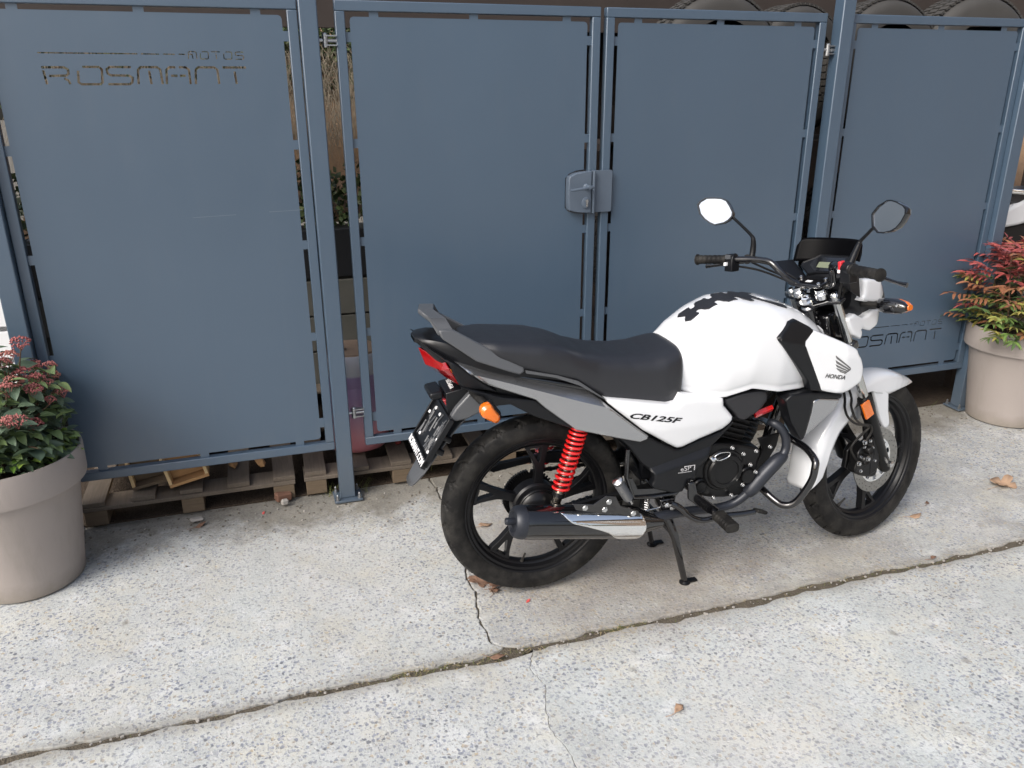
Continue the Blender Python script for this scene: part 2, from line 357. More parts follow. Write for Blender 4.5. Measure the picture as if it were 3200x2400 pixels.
def pan(name, outline, y, mat, parent, thick=.02, edge=.012, depth=None, steer=False, both=True, step=.012, side=-1, crease=None):
    """puffy body panel over a side outline (x,z); y(x,z) gives the half-width of its outer skin"""
    ol = resample(outline, step*.8); yf = y if callable(y) else (lambda a, bb: y); depth = edge if depth is None else depth
    A = np.array(ol); B2 = np.roll(A, -1, 0)
    def dist(p):
        p = np.array(p); d = B2-A; t = np.clip(((p-A)*d).sum(1)/np.maximum((d*d).sum(1), 1e-12), 0, 1); return float(np.sqrt((((A+d*t[:, None])-p)**2).sum(1)).min())
    def inside(p):
        x, z = p; c = False
        for i in range(len(ol)):
            x1, z1 = ol[i]; x2, z2 = ol[(i+1) % len(ol)]
            if (z1 > z) != (z2 > z) and x < (x2-x1)*(z-z1)/(z2-z1)+x1: c = not c
        return c
    pts = list(ol); n0 = len(ol)
    cen = A.mean(0)
    x0, z0 = A.min(0); x1, z1 = A.max(0); r = 0; zz = z0
    # ring of points close to the rim for a crisp round edge
    for i in range(n0):
        a = A[i]; tn = A[(i+1) % n0]-A[i-1]; nn = np.array([-tn[1], tn[0]]); nn = nn/max(np.linalg.norm(nn), 1e-9)
        for k in (.18, .5, 1.):
            for sg in (1, -1):
                q = a+nn*sg*edge*k
                if inside(q) and dist(q) > edge*k*.85: pts.append(tuple(q))
    while zz < z1:
        xx = x0+(r % 2)*step/2
        while xx < x1:
            if inside((xx, zz)) and dist((xx, zz)) > edge*1.3: pts.append((xx, zz))
            xx += step
        zz += step*.87; r += 1
    if crease:
        ca = np.array(crease[0]); cb = np.array(crease[1]); cd = (cb-ca)/np.linalg.norm(cb-ca); cn = np.array([-cd[1], cd[0]])
        pts = pts[:n0]+[p for p in pts[n0:] if abs((np.array(p)-ca)@cn) > .0045]
        for t in np.arange(-.15, np.linalg.norm(cb-ca)+.15, .005):
            q = ca+cd*t
            if inside(q) and dist(q) > .003: pts.append(tuple(q))
    res = delaunay_2d_cdt([Vector(p) for p in pts], [], [list(range(n0))], 1, 1e-6)
    V = []; 
    for p in res[0]:
        dd = min(dist(p)/edge, 1.0); off = depth*(1-math.sqrt(max(0, 1-(1-dd)**2)))
        V.append((p.x, side*(yf(p.x, p.y)-off), p.y))
    mb = MB(); mb.add(V, [tuple(f) for f in res[2]])
    rim = [(p[0], side*(yf(*p)-depth), p[1]) for p in ol]; back = [(p[0], side*(yf(*p)-depth-thick), p[1]) for p in ol]
    mb.grid([rim+[rim[0]], back+[back[0]]])
    o = build(mb, name, mat, parent, 40, steer=steer)
    if both: mirror(o) if not steer else None
    return o
def bolt(name, p, ax, r, h, parent, mat='steel_bright', steer=False):
    mb = MB(); mb.lathe([(r*1.25, 0), (r*1.25, h*.25), (r, h*.3), (r*.95, h*.9), (r*.7, h), (0, h)], p, ax, 6 if r > .004 else 8)
    return build(mb, name, mat, parent, 25, steer=steer)

def drape(name, polys, fy, off, mat, parent, g=.005):
    """flat marks laid on a curved side skin: y = -(fy(x,z)+off)"""
    mb = MB()
    for q in polys:
        ol = resample(q, g); pts = list(ol); A = np.array(ol); x0, z0 = A.min(0); x1, z1 = A.max(0)
        for x in np.arange(x0, x1, g):
            for z in np.arange(z0, z1, g): pts.append((float(x), float(z)))
        rv, _, rf = delaunay_2d_cdt([Vector(p) for p in pts], [(i, (i+1) % len(ol)) for i in range(len(ol))], [], 0, 1e-7)[:3]
        C = np.array([[sum(rv[i].x for i in f)/3, sum(rv[i].y for i in f)/3] for f in rf]); k = _inpoly(C, ol)
        mb.add([(v.x, -(fy(v.x, v.y)+off), v.y) for v in rv], [tuple(f) for f, kk in zip(rf, k) if kk])
    return build(mb, name, mat, parent, 60, solid=.0006)
def drape_text(o, fy, off):
    for v in o.data.vertices: v.co.y = -(fy(v.co.x, v.co.z)+off)

# ================================================================= ground
XS = [(-9, -0.0)]
def wob(x, amp=.01, s=0): return amp*(math.sin(x*7.3+s)+.6*math.sin(x*19.1+2*s)+.35*math.sin(x*41+s*3)+.25*math.sin(x*97+s))/1.6
def jy(x): return -1.137+wob(x, .008, 1)            # joint parallel to the fence
sub = MB(); sub.bx(-60, 60, -60, 60, -.3, -.032)
ground = build(sub, 'ground', 'mud', smooth=0); tag(ground, kind='structure')
pave = empty('pavement', (0, 0, 0)); tag(pave, kind='structure')
def slab(out, mat, name='concrete_slab', zt=0.0, bv=.006):
    mb = MB(); n = len(out)
    mb.prism(out, zt-.05, zt, plane='xy'); o = build(mb, name, mat, pave, 0, bevel=bv, bseg=2); return o
crk = [(0.600, -1.120), (0.548, -1.06), (0.556, -1.0), (0.543, -.94), (0.556, -.88), (0.575, -.80), (0.57, -.70), (0.60, -.55), (0.59, -.4), (0.62, -.2), (0.60, .1), (.62, 2.5)]
def ragged(pts, amp, s):
    out = []
    for i in range(len(pts)-1):
        a = Vector(pts[i]); bb = Vector(pts[i+1]); k = max(1, int((bb-a).length/.012))
        if (bb-a).length > 4: k = 40
        for j in range(k): 
            q = a+(bb-a)*j/k; out.append((q.x+wob(q.y*3, amp, s), q.y+wob(q.x*2.3+q.y, amp, s+1)))
    out.append(pts[-1]); return out
def xr(a, bb, d=.02): 
    k = int(abs(bb-a)/d); return [a+(bb-a)*i/k for i in range(k+1)]
gapw = lambda x: (.0165 if x > .6 else .0125)+.0035*math.sin(x*57)*math.sin(x*13)+.003*math.sin(x*5)+.0025*math.sin(x*23+1)+(.012*math.exp(-((x-.56)/.07)**2))
bl = [(x, jy(x)+gapw(x)+wob(x*3, .003, 5)) for x in xr(-3, .575)]
cr_l = [(x-.0028+wob(y*9, .0022, 1), y) for x, y in ragged(crk, .006, 2)]
slab([(-9, -1.13)]+bl+cr_l[2:]+[(-9, 2.5)], 'concrete_light')
br = [(x, jy(x)+gapw(x)+wob(x*3, .003, 7)) for x in xr(.625, 7)]
cr_r = [(x+.0028+wob(y*11, .0022, 4), y) for x, y in ragged(crk, .006, 2)]
slab(br+[(12, -1.13), (12, 2.5)]+cr_r[3:][::-1], 'concrete_grey')
fl = [(x, jy(x)-gapw(x)+wob(x*3, .003, 9)) for x in xr(-3, .66)]
ck2 = ragged([(.665, -1.15), (.62, -1.22), (.64, -1.3), (.60, -1.45), (.63, -1.7), (.60, -2.2), (.62, -9)], .006, 4)
slab([(-9, -1.145)]+fl+[(x-.0008, y) for x, y in ck2]+[(-9, -9)], 'concrete_light', bv=.0012)
fr = [(x, jy(x)-gapw(x)+wob(x*3, .003, 11)) for x in xr(.668, 7)]
slab(fr+[(12, -1.145), (12, -9)]+[(x+.0008, y) for x, y in ck2[::-1]], 'concrete_cool', bv=.0012)
dj = MB(); row0 = []; row1 = []
for x in xr(-9, 12, .03):
    row0.append((x, jy(x)-.035, -.011+wob(x*5, .003, 1))); row1.append((x, jy(x)+.035, -.012+wob(x*4, .003, 3)))
mid = [((a[0]+c[0])/2, (a[1]+c[1])/2, -.007+wob(a[0]*6, .003, 2)) for a, c in zip(row0, row1)]
dj.grid([row0, mid, row1]); o = build(dj, 'joint_dirt', 'joint_dirt', pave, 60)
dj = MB(); dj.grid([[(x-.03, y, -.0065) for x, y in crk], [(x+.03, y, -.0065) for x, y in crk]]); build(dj, 'joint_dirt', 'joint_dirt', pave, 60)
dj = MB(); dj.grid([[(x-.02, y, -.0022) for x, y in ck2], [(x+.02, y, -.0022) for x, y in ck2]]); build(dj, 'joint_dirt', 'joint_dirt', pave, 60)
# small weeds, straw and grit in the joint: nobody could count them
MAT_moss = N('moss'); f = MAT_moss.noise(80, 3); MAT_moss.set(col=MAT_moss.mix(f, (.06, .085, .02), (.16, .17, .05)), rough=.9); MAT['moss'] = MAT_moss.m
simple('straw', (.42, .34, .18), .8, var=.3)
simple('grit', (.33, .31, .28), .9, var=.5)
rg = random.Random(3); wd_ = MB(); strw = MB(); grt = MB()
def blade(mb, p, ang, ln, wdt, lift, bend=.3):
    d = Vector((math.cos(ang), math.sin(ang), 0)); s_ = Vector((-d.y, d.x, 0)); P = Vector(p); rows = []
    for k in range(4):
        t = k/3; c = P + d*ln*t*(1-lift*.4) + Vector((0, 0, ln*lift*(t-bend*t*t))); ww = wdt*(1-t*.85)
        rows.append([tuple(c-s_*ww/2), tuple(c+s_*ww/2)])
    mb.grid(rows)
for i in range(900):
    x = rg.choice([rg.uniform(-.9, 3.4), rg.gauss(.55, .12), rg.gauss(1.95, .25), rg.gauss(.95, .05), rg.gauss(.3, .1)]); y = jy(x)+rg.gauss(0, .008)
    if rg.random() < .6: blade(wd_, (x, y, -.006), rg.uniform(0, 6.28), rg.uniform(.006, .018), .0016, rg.uniform(.3, .9))
    elif rg.random() < .5: blade(strw, (x, y+rg.gauss(0, .012), .0015), rg.uniform(0, 6.28), rg.uniform(.01, .035), .0016, .05)
for i in range(700):
    x = rg.uniform(-1, 3.6); y = rg.choice([jy(x)+rg.gauss(0, .01), rg.uniform(-.35, 0)+0*x, rg.uniform(-2, -.2)]); r = rg.uniform(.0015, .004)
    grt.box((x, y, r*.6), (r*2, r*1.6, r*1.2), Matrix.Rotation(rg.uniform(0, 3), 3, 'Z'))
o = build(wd_, 'joint_weeds', 'moss', pave, 0, kind='stuff', weld=False)
o = build(strw, 'straw_litter', 'straw', pave, 0, kind='stuff', weld=False)
o = build(grt, 'grit', 'grit', pave, 0, kind='stuff', weld=False)
# ================================================================= fence
TH = .034; Z0, Z1 = .224, 1.873
def rounded(x0, x1, z0, z1, r, corners=(1, 1, 1, 1)):
    out = []
    for (cx, cz, a0, on) in ((x1-r, z1-r, 0, corners[0]), (x0+r, z1-r, 90, corners[1]), (x0+r, z0+r, 180, corners[2]), (x1-r, z0+r, 270, corners[3])):
        if not on: out.append((cx+(r if a0 in (0, 270) else -r), cz+(r if a0 in (0, 90) else -r))); continue
        for k in range(4): a = math.radians(a0+k*30); out.append((cx+r*math.cos(a), cz+r*math.sin(a)))
    return out
def letters():
    G = {'R': [[(.0, .97), (.86, .97), (1, .84), (.99, .6), (.9, .5), (.24, .48)], [(.06, .8), (.11, 0)], [(.80, .34), (.95, .22), (1, 0)]],
         'O': [[(.26, 1), (.9, 1), (1, .86), (.95, .12), (.86, 0), (.12, 0), (.02, .12), (.07, .78)]],
         'S': [[(1, 1), (.16, 1), (.03, .86), (.05, .62), (.16, .52), (.88, .5), (1, .38), (.97, .12), (.86, 0), (.0, .0)]],
         'M': [[(.02, 0), (.08, .84), (.2, 1), (.86, 1), (.98, .86), (1, 0)], [(.52, .80), (.54, 0)]],
         'A': [[(.02, 0), (.08, .84), (.22, 1), (.46, 1)], [(.60, 1), (.88, 1), (1, .86), (1, 0)], [(.24, .5), (.50, .5)], [(.60, .5), (.84, .5)]],
         'N': [[(.02, 0), (.08, .84), (.2, 1), (.87, 1), (.99, .86), (1, 0)]],
         'T': [[(0, 1), (1, 1)], [(.5, .76), (.53, 0)]]}
    return G
def word(dx, dz):
    H = []; G = letters()
    for ch, a in zip('ROSMANT', (-.586, -.488, -.401, -.312, -.226, -.136, -.045)):
        for pl in G[ch]: H.append(stroke([(dx+a+.075*u, dz+1.606+.052*vv) for u, vv in pl], .0072))
    H.append(stroke([(dx-.589, dz+1.699), (dx-.30, dz+1.698)], .004)); x = -.290
    for ln in (.055, .035, .02, .010): H.append(stroke([(dx+x, dz+1.698), (dx+x+ln, dz+1.6975)], .0036)); x += ln+.012
    for i, ch in enumerate('MOTOS'):
        for pl in G[ch]:
            if ch == 'M' and len(pl) == 2: pl = [(pl[0][0], .7), pl[1]]
            H.append(stroke([(dx-.148+i*.037+.027*u, dz+1.684+.022*vv) for u, vv in pl], .0030))
    return H
def leaf_panel(name, x0, x1, txt, label, cat, parentgroup, lock=None):
    r = empty(name, (x0, 0, 0)); tag(r, label, cat, parentgroup)
    def part(mb, nm, mat='fence_paint', **k):
        mb.v = [(p[0]-x0, p[1], p[2]) for p in mb.v]; return build(mb, nm, mat, r, **k)
    for (a, c, z0, z1, nm) in ((x0, x1, Z1-TH, Z1, 'top_rail'), (x0, x1, Z0, Z0+TH, 'bottom_rail'), (x0, x0+TH, Z0+TH+.0005, Z1-TH-.0005, 'side_stile'), (x1-TH, x1, Z0+TH+.0005, Z1-TH-.0005, 'side_stile')):
        mb = MB(); mb.bx(a, c, 0, .032, z0, z1); part(mb, nm, bevel=.003)
    s = .017; X0, X1, A0, A1 = x0+TH-.004, x1-TH+.004, Z0+TH-.004, Z1-TH+.004
    xi0, xi1, zi0, zi1 = x0+TH, x1-TH, Z0+TH, Z1-TH
    H = []; t = .016; zt = [1.757, 1.405, 1.052, .70, .347]; W = x1-x0
    xt = [xi0+.100, (xi0+xi1)/2, xi1-.100]
    for k in range(2): H.append([(xt[k]+t, zi1), (xt[k+1]-t, zi1), (xt[k+1]-t, zi1-s), (xt[k]+t, zi1-s)]); H.append([(xt[k]+t, zi0), (xt[k+1]-t, zi0), (xt[k+1]-t, zi0+s), (xt[k]+t, zi0+s)])
    for k in range(4):
        za, zb = zt[k]-t, zt[k+1]+t
        for (a, c) in ((xi0, xi0+s), (xi1-s, xi1)):
            if lock and a > x0+.3 and k == 1: zs = [(za, 1.285), (1.115, zb)] if False else [(za, 1.288), (1.112, zb)]
            else: zs = [(za, zb)]
            for q in zs: H.append([(a, q[0]), (c, q[0]), (c, q[1]), (a, q[1])])
    q = .012
    def L(cx, cz, sx, sz): return [(cx, cz), (cx, cz+sz*(zi1-zt[0]-t)), (cx+sx*s, cz+sz*(zi1-zt[0]-t)), (cx+sx*s, cz+sz*(s+q)), (cx+sx*(s+q*.3), cz+sz*(s+q*.3)), (cx+sx*(s+q), cz+sz*s), (cx+sx*(.1-t), cz+sz*s), (cx+sx*(.1-t), cz)]
    for (cx, cz, sx, sz) in ((xi0, zi0, 1, 1), (xi1, zi0, -1, 1), (xi0, zi1, 1, -1), (xi1, zi1, -1, -1)): H.append(L(cx, cz, sx, sz))
    if lock: H.append(lock)
    if txt is not None: H += word(*txt)
    H = [[(a-x0, c) for a, c in h] for h in H]
    plate('sheet', [[(X0-x0, A0), (X1-x0, A0), (X1-x0, A1), (X0-x0, A1)]]+H, .0022, 'fence_paint', r, Matrix.Translation((0, .010, 0)) @ Matrix.Rotation(PI/2, 4, 'X'))
    return r, part
grpP = 'dark blue grey sheet metal sections of the fence'
fp, _ = leaf_panel('metal_fence', -.770, .2125, (0, 0), 'blue grey metal fence section with workshop lettering cut out near its top', 'fence', grpP)
for (a, c) in (((-.202, 1.169), (-.058, 1.1725)), ((.055, 1.177), (.170, 1.179))):
    d = Vector((c[0]-a[0], c[1]-a[1])); mb = MB(); mb.box(((a[0]+c[0])/2+.77, .0086, (a[1]+c[1])/2), (d.length, .0004, .0010), Matrix.Rotation(-math.atan2(d.y, d.x), 3, 'Y')); build(mb, 'scratch', 'scratch_mark', fp, 0)
lk = [(1.190, 1.140), (1.190, 1.255), (1.205, 1.272), (1.235, 1.283), (1.284, 1.2885), (1.284, 1.1115), (1.235, 1.118), (1.205, 1.126)]
g2_, pt2 = leaf_panel('gate_leaf', .336, 1.319, None, 'plain blue grey gate leaf with the lever handle and lock box', 'gate', grpP, lk)
g3_, pt3 = leaf_panel('gate_leaf', 1.343, 2.326, None, 'plain blue grey gate leaf behind the motorcycle handlebar, without handle', 'gate', grpP)
fp4, _ = leaf_panel('metal_fence', 2.4385, 3.4045, (3.202, -1.206), 'blue grey metal fence section with lettering cut out near its bottom edge', 'fence', grpP)
# lock box, cylinder, lever
lo = [(1.195, 1.145), (1.195, 1.252), (1.208, 1.267), (1.235, 1.2775), (1.292, 1.2825), (1.292, 1.1185), (1.235, 1.1225), (1.208, 1.13)]
mb = MB(); mb.prism(smooth_poly(lo, 3, sharp=(4, 5)), -.022, .020); lb = pt2(mb, 'lock_box', 'lock_metal', bevel=.0035)
mb = MB(); mb.bx(1.295, 1.303, -.030, .0, 1.118, 1.284); pt2(mb, 'lock_strip', 'lock_metal', bevel=.002)
def sub_(mb, nm, mat, par, dx, **k): mb.v = [(p[0]-dx, p[1], p[2]) for p in mb.v]; return build(mb, nm, mat, par, **k)
mb = MB(); mb.lathe([(.0, 0), (.011, 0), (.011, .006), (.008, .010), (.008, .045), (0, .047)], (1.266, -.022, 1.224), (0, -1, 0), 24)
mb.tube([(1.285, -.060, 1.226), (1.262, -.064, 1.224), (1.23, -.066, 1.220), (1.184, -.064, 1.2145)], [.006, .0065, .0055, .005], 10, flat=.7); sub_(mb, 'handle', 'lock_metal', lb, .336)
mb = MB(); mb.lathe([(0, 0), (.017, 0), (.0165, .004), (.013, .006), (0, .006)], (1.267, -.022, 1.160), (0, -1, 0), 28)
mb.v = [(p[0], p[1], 1.160+(p[2]-1.160)*1.35) for p in mb.v]; sub_(mb, 'escutcheon', 'lock_metal', lb, .336)
mb = MB(); mb.lathe([(0, 0), (.0065, 0), (.0065, .004), (0, .004)], (1.269, -.0281, 1.168), (0, -1, 0), 20); mb.bx(1.2655, 1.2725, -.032, -.0281, 1.146, 1.165); sub_(mb, 'lock_cylinder', 'steel_bright', lb, .336)
mb = MB(); mb.prism(rounded(1.306, 1.384, 1.120, 1.283, .006), -.012, -.001); pt3(mb, 'strike_plate', 'lock_metal', bevel=.001)
# hinges belong to the leaves
def hinge(xa, xb, z, r, x0):
    h = MB(); h.tube([(xa, .004, z), (xb, .004, z)], .006, 10); h.lathe([(.011, -.004), (.011, .004)], ((xa*2+xb)/3, .004, z), (1, 0, 0), 6); h.lathe([(0, -.022), (.010, -.022), (.010, .020), (.007, .024), (0, .025)], (xb*.35+xa*.65 if xb > xa else xb*.6+xa*.4, .004, z), (0, 0, 1), 18)
    h.bx(min(xa, xb)+.016, max(xa, xb)-.001, -.007, .015, z-.017, z-.013); h.bx(min(xa, xb)+.016, max(xa, xb)-.001, -.007, .015, z+.013, z+.017)
    h.v = [(p[0]-x0, p[1], p[2]) for p in h.v]; return build(h, 'hinge', 'galvanised', r, 30)
for z in (1.745, .372): hinge(.277, .338, z, g2_, .336)
for z in (1.735, .372): hinge(2.376, 2.325, z, g3_, 1.343)
grp = 'square steel posts of the fence'
def post(x0, x1, z0, z1, label):
    r = empty('fence_post', ((x0+x1)/2, 0, z0)); tag(r, label, 'post', grp); c = (x0+x1)/2
    mb = MB(); mb.bx(x0-c, x1-c, -.028, .032, .0065, z1-z0); build(mb, 'shaft', 'fence_paint', r, bevel=.004)
    mb = MB(); mb.bx(-.056, .056, -.052, .054, -.002, .006); build(mb, 'base_plate', 'fence_paint', r, bevel=.001)
    for sx in (-1, 1):
        for sy in (-1, 1):
            mb = MB(); mb.lathe([(.008, 0), (.008, .009), (.005, .0095), (.0045, .022), (0, .026)], (sx*.044, sy*.040, .0062), (0, 0, 1), 6); build(mb, 'bolt', 'galvanised', r, 25)
    return r
post(-.834, -.7725, 0.008, 2.12, 'leftmost steel fence post, its foot hidden behind the flower pot')
post(.2155, .2765, 0.008, 2.12, 'steel fence post with bolted foot between lettered panel and gate')
post(2.3765, 2.436, 0.008, 2.12, 'steel fence post behind the motorcycle handlebar')
post(3.4070, 3.472, 0.008, 1.90, 'rightmost steel fence post, beside the pot with red leaves')

# ================================================================= behind the fence
# retaining block wall with membrane strip
wl = empty('retaining_wall', (1.2, 1.2, 0)); tag(wl, 'dark grey concrete block retaining wall behind the fence', 'wall')
core = MB(); core.bx(-2.6, 3.0, .012, .18, 0, .67); build(core, 'core', 'mortar', wl)
bm_ = MB(); bm_.bx(0, .385, 0, .02, 0, .185); b0 = None
for rrow in range(4):
    zz = rrow*.195-.115; x = -2.6-(.2 if rrow % 2 else 0)
    while x < 2.9:
        if zz+.185 > 0 and x+1.2 > -1.4:
            if b0 is None: b0 = build(bm_, 'block', 'block_grey', wl, bevel=.004); o = b0
            else: o = dup(b0)
            o.location = (x, -.006-rg.random()*.004, zz)
        x += .395
mb = MB(); mb.bx(-2.6, 3.0, -.014, .17, .672, .92); build(mb, 'membrane', 'black_membrane', wl, bevel=.003)
# earth bank rising behind it
rows = []
for j in range(26):
    yy = 1.36+j*.11; rows.append([(x, yy+.05*math.sin(x*3+j)*(x > -1), (.90 if j < 2 else .90+(j-1)*.058)+.05*math.sin(x*2.3+j*.7)+.02*math.sin(x*11+j*3)) for x in xr(-1.12, 6.2, .12)])
mb = MB(); mb.grid(rows); bank = build(mb, 'earth_bank', 'soil_orange', None, 60); tag(bank, kind='structure')
nn = N('ivy_leaf'); f = nn.n('ShaderNodeObjectInfo'); g = nn.noise(14, 3, .6, vec=nn.n('ShaderNodeNewGeometry').outputs['Position']); nn.set(col=nn.ramp(g, [(.3, (.025, .038, .015)), (.5, (.055, .085, .028)), (.68, (.13, .15, .05)), (.8, (.40, .34, .10))]), rough=.5); MAT['ivy_leaf'] = nn.m
nn = N('dry_grass'); g = nn.noise(20, 3, .6, vec=nn.n('ShaderNodeNewGeometry').outputs['Position']); nn.set(col=nn.mix(g, (.07, .055, .035), (.25, .21, .15)), rough=.8); MAT['dry_grass'] = nn.m
gr_ = MB(); iv = MB()
def leafquad(mb, p, sz, rr):
    R = Matrix.Rotation(rr.uniform(0, 6.28), 3, 'Z') @ Matrix.Rotation(rr.uniform(-1.2, 1.2), 3, 'X') @ Matrix.Rotation(rr.uniform(0, 6.28), 3, 'Y')
    V = [Vector(q)*sz for q in ((-.5, 0, 0), (0, -.1, .45), (.55, 0, .05), (0, .1, -.4))]; mb.add([R @ q+Vector(p) for q in V], [(0, 1, 2), (0, 2, 3)])
rr = random.Random(11)
for i in range(9000):            # grass tufts hanging over the bank
    x = rr.uniform(-1.2, 4.5); t = rr.random(); y = 2.0+t*.6; z = 1.32+t*.55
    ang = rr.uniform(-2.6, -.5); ln = rr.uniform(.12, .34); P = Vector((x, y, z)); d = Vector((math.cos(ang)*.5, math.sin(ang)*.7, rr.uniform(-.2, .4))); R_ = []
    for k in range(4):
        tt = k/3; c = P+d*ln*tt+Vector((0, 0, -ln*.9*tt*tt)); R_.append([tuple(c-Vector((.0018*(1.1-tt), 0, 0))), tuple(c+Vector((.0018*(1.1-tt), 0, 0)))])
    gr_.grid(R_)
for i in range(9000): x = rr.uniform(-1.1, 4.5); t = rr.random(); leafquad(iv, (x, 1.28+t*.35+rr.gauss(0, .04), .90+t*.22+abs(rr.gauss(0, .06))), rr.uniform(.02, .045), rr)
hg = MB()
for i in range(26000): x = rr.uniform(-2.0, 4.8); leafquad(hg, (x, rr.uniform(2.5, 3.3), rr.triangular(1.50, 2.35, 1.85)), rr.uniform(.025, .055), rr)
for mb, nm, mt, lb_, ct in ((gr_, 'dry_grass', 'dry_grass', 'dry straw coloured grass hanging from the bank behind the fence', 'grass'), (iv, 'ground_ivy', 'ivy_leaf', 'low green creeper along the top of the block wall', 'ground cover'), (hg, 'hedge', 'ivy_leaf', 'yellow green hedge on the bank behind the fence', 'hedge')):
    o = build(mb, nm, mt, None, 0, weld=False, kind='stuff'); tag(o, lb_, ct)
# dark lean-to roof over the store behind the fence
rt = empty('lean_to_roof', (1.2, .6, 1.90)); tag(rt, 'dark lean-to roof over the store behind the fence', 'roof')
mb = MB(); mb.bx(-2.05, 3.35, .0, 1.0, .06, .10); build(mb, 'roof_sheet', 'shed_dark', rt)
for i in range(8): mb = MB(); mb.bx(-2.0+i*.72, -1.93+i*.72, .02, .98, -.04, .058); build(mb, 'rafter', 'shed_dark', rt)
mb = MB(); mb.bx(-2.05, 3.35, -.03, -.001, -.075, .36); build(mb, 'fascia', 'shed_dark', rt)
for x in (-2.0, 3.3): mb = MB(); mb.bx(x-.04, x+.04, .1, .18, -1.90, -.042); build(mb, 'roof_post', 'shed_dark', rt)
# dark board wall closing the store's right half
bw = empty('board_wall', (2.6, 1.12, 0)); tag(bw, 'dark board wall closing the tyre store behind the right panels', 'wall')
for i in range(17): mb = MB(); mb.bx(-1.42+i*.15, -1.275+i*.15, rr.uniform(0, .006), .03, .01, 1.95); build(mb, 'board', 'shed_dark', bw, bevel=.002)
# tyre rack
simple('tyre_old', (.042, .040, .037), .75, var=.35, bump=.5, bscale=120)
rk = empty('tyre_rack', (2.6, .35, 0)); tag(rk, 'dark metal rack carrying old tyres behind the fence', 'rack')
for x in (-1.1, 0., 1.02):
    for y in (-.1, .35): mb = MB(); mb.bx(x-.02, x+.02, y-.02, y+.02, 0, 1.52); build(mb, 'upright', 'shed_dark', rk)
for z in (.55, 1.33): mb = MB(); mb.bx(-1.12, 1.04, -.12, .37, z, z+.03); build(mb, 'shelf', 'shed_dark', rk)
def tyre_mesh(R, W, hole):
    mb = MB(); prof = []
    for k in range(25):
        a = PI*k/24; y = -math.cos(a)*W/2; rr_ = hole+(R-hole)*(math.sin(a)**.38); prof.append((rr_, y))
    mb.lathe(prof, (0, 0, 0), (0, 1, 0), 64, caps=False)
    for k in range(64):
        a = 2*PI*k/64
        for j in (-1, 0, 1):
            c = Vector((math.cos(a+j*.03)*R, j*W*.24, math.sin(a+j*.03)*R)); mb.box(c, (.010, W*.20, R*.07), Matrix.Rotation(-a, 3, 'Y'))
    return mb
t0 = None
for i, (x, y, R, lb_) in enumerate(((1.98, .30, .300, 'leftmost old tyre showing above the third fence panel'), (2.42, .36, .285, 'dusty old tyre peeking out behind the middle fence post'), (2.86, .30, .300, 'old tyre above the left part of the right lettered panel'), (3.38, .32, .315, 'rightmost old tyre above the right lettered panel'))):
    mb = tyre_mesh(R, .19 if i != 3 else .24, .19); o = build(mb, 'old_tyre', 'tyre_old', None, 40)
    o.location = (x, y, 1.362+R+.006); o.rotation_euler = (rr.uniform(-.05, .05), 0, rr.uniform(-.2, .2)); tag(o, lb_, 'tyre', 'old tyres stored on the rack')
for i, (x, y, R) in enumerate(((1.75, .33, .30), (2.25, .33, .30), (2.85, .33, .30))):
    mb = tyre_mesh(R, .2, .19); o = build(mb, 'old_tyre', 'tyre_old', None, 40); o.location = (x, y, .585+R+.006)
    tag(o, ('old tyre on the lower shelf seen in the gap between the two gate leaves', 'old tyre on the lower shelf behind the second gate leaf, by its post', 'old tyre on the lower shelf behind the right lettered panel')[i], 'tyre', 'old tyres stored on the rack')
# pallets
def pallet(x, y, rz, label, w=.80, d=1.15, nslat=5, z0=.012):
    r = empty('pallet', (x, y, z0), rz); tag(r, label, 'pallet', 'wooden pallets under the fence')
    bh = .062
    for i, bx_ in enumerate((0.0, w/2-.045, w-.09)):
        for j in range(3): mb = MB(); mb.bx(bx_+rg.uniform(0, .006), bx_+.085, j*(d/2-.07)+.002, j*(d/2-.07)+.13, .0, bh); build(mb, 'block', 'wood_old', r, bevel=.003)
    for j in range(3): mb = MB(); yb = j*(d/2-.06); mb.bx(-.004, w, yb, yb+.12, bh+.0005, bh+.016); build(mb, 'stringer_board', 'wood_grey', r, bevel=.0015)
    for k in range(nslat):
        xs = k*(w-.085)/(nslat-1)+rg.uniform(-.004, .004); mb = MB(); mb.bx(xs, xs+.085, .004+rg.uniform(0, .012), d, bh+.017, bh+.034); build(mb, 'slat', 'wood_grey', r, bevel=.0015)
    return r
pallet(-.745, .045, 0.0, 'weathered pallet carrying the small wooden crates', w=.79)
pallet(.085, .05, -.02, 'weathered pallet under the drum of pink liquid', w=.80)
pallet(.915, .06, -.03, 'weathered pallet behind the rear wheel of the motorcycle', w=.80)
# crates tipped on pallet
def crate(x, y, z, rz, tilt, w, h, d, label, mat, mat2):
    r = empty('wooden_crate', (x, y, z), rz); r.rotation_euler = (0, tilt, rz); tag(r, label, 'crate', 'small wooden crates on the pallet'); t = .012
    for (a, c, nm) in (((0, w), (0, t), 'bottom'),): mb = MB(); mb.bx(0, w, 0, d, 0, t); build(mb, 'bottom', mat, r, bevel=.001)
    for x0 in (0, w-t): mb = MB(); mb.bx(x0, x0+t, 0, d, t+.0005, h); build(mb, 'side', mat2, r, bevel=.001)
    mb = MB(); mb.bx(t+.0005, w-t-.0005, d-t, d, t+.0005, h); build(mb, 'end_board', mat, r, bevel=.001)
    for k in range(2): mb = MB(); mb.bx(t+.0005, w-t-.0005, .05+k*.001, .05+.01, t+.002+k*(h*.46), t+h*.45+k*(h*.42)); build(mb, 'board', mat, r, bevel=.001)
    return r
crate(-.565, .10, .115, .10, -.12, .155, .115, .22, 'dark brown wooden crate, left of the pair on the pallet', 'wood_old', 'wood_edge')
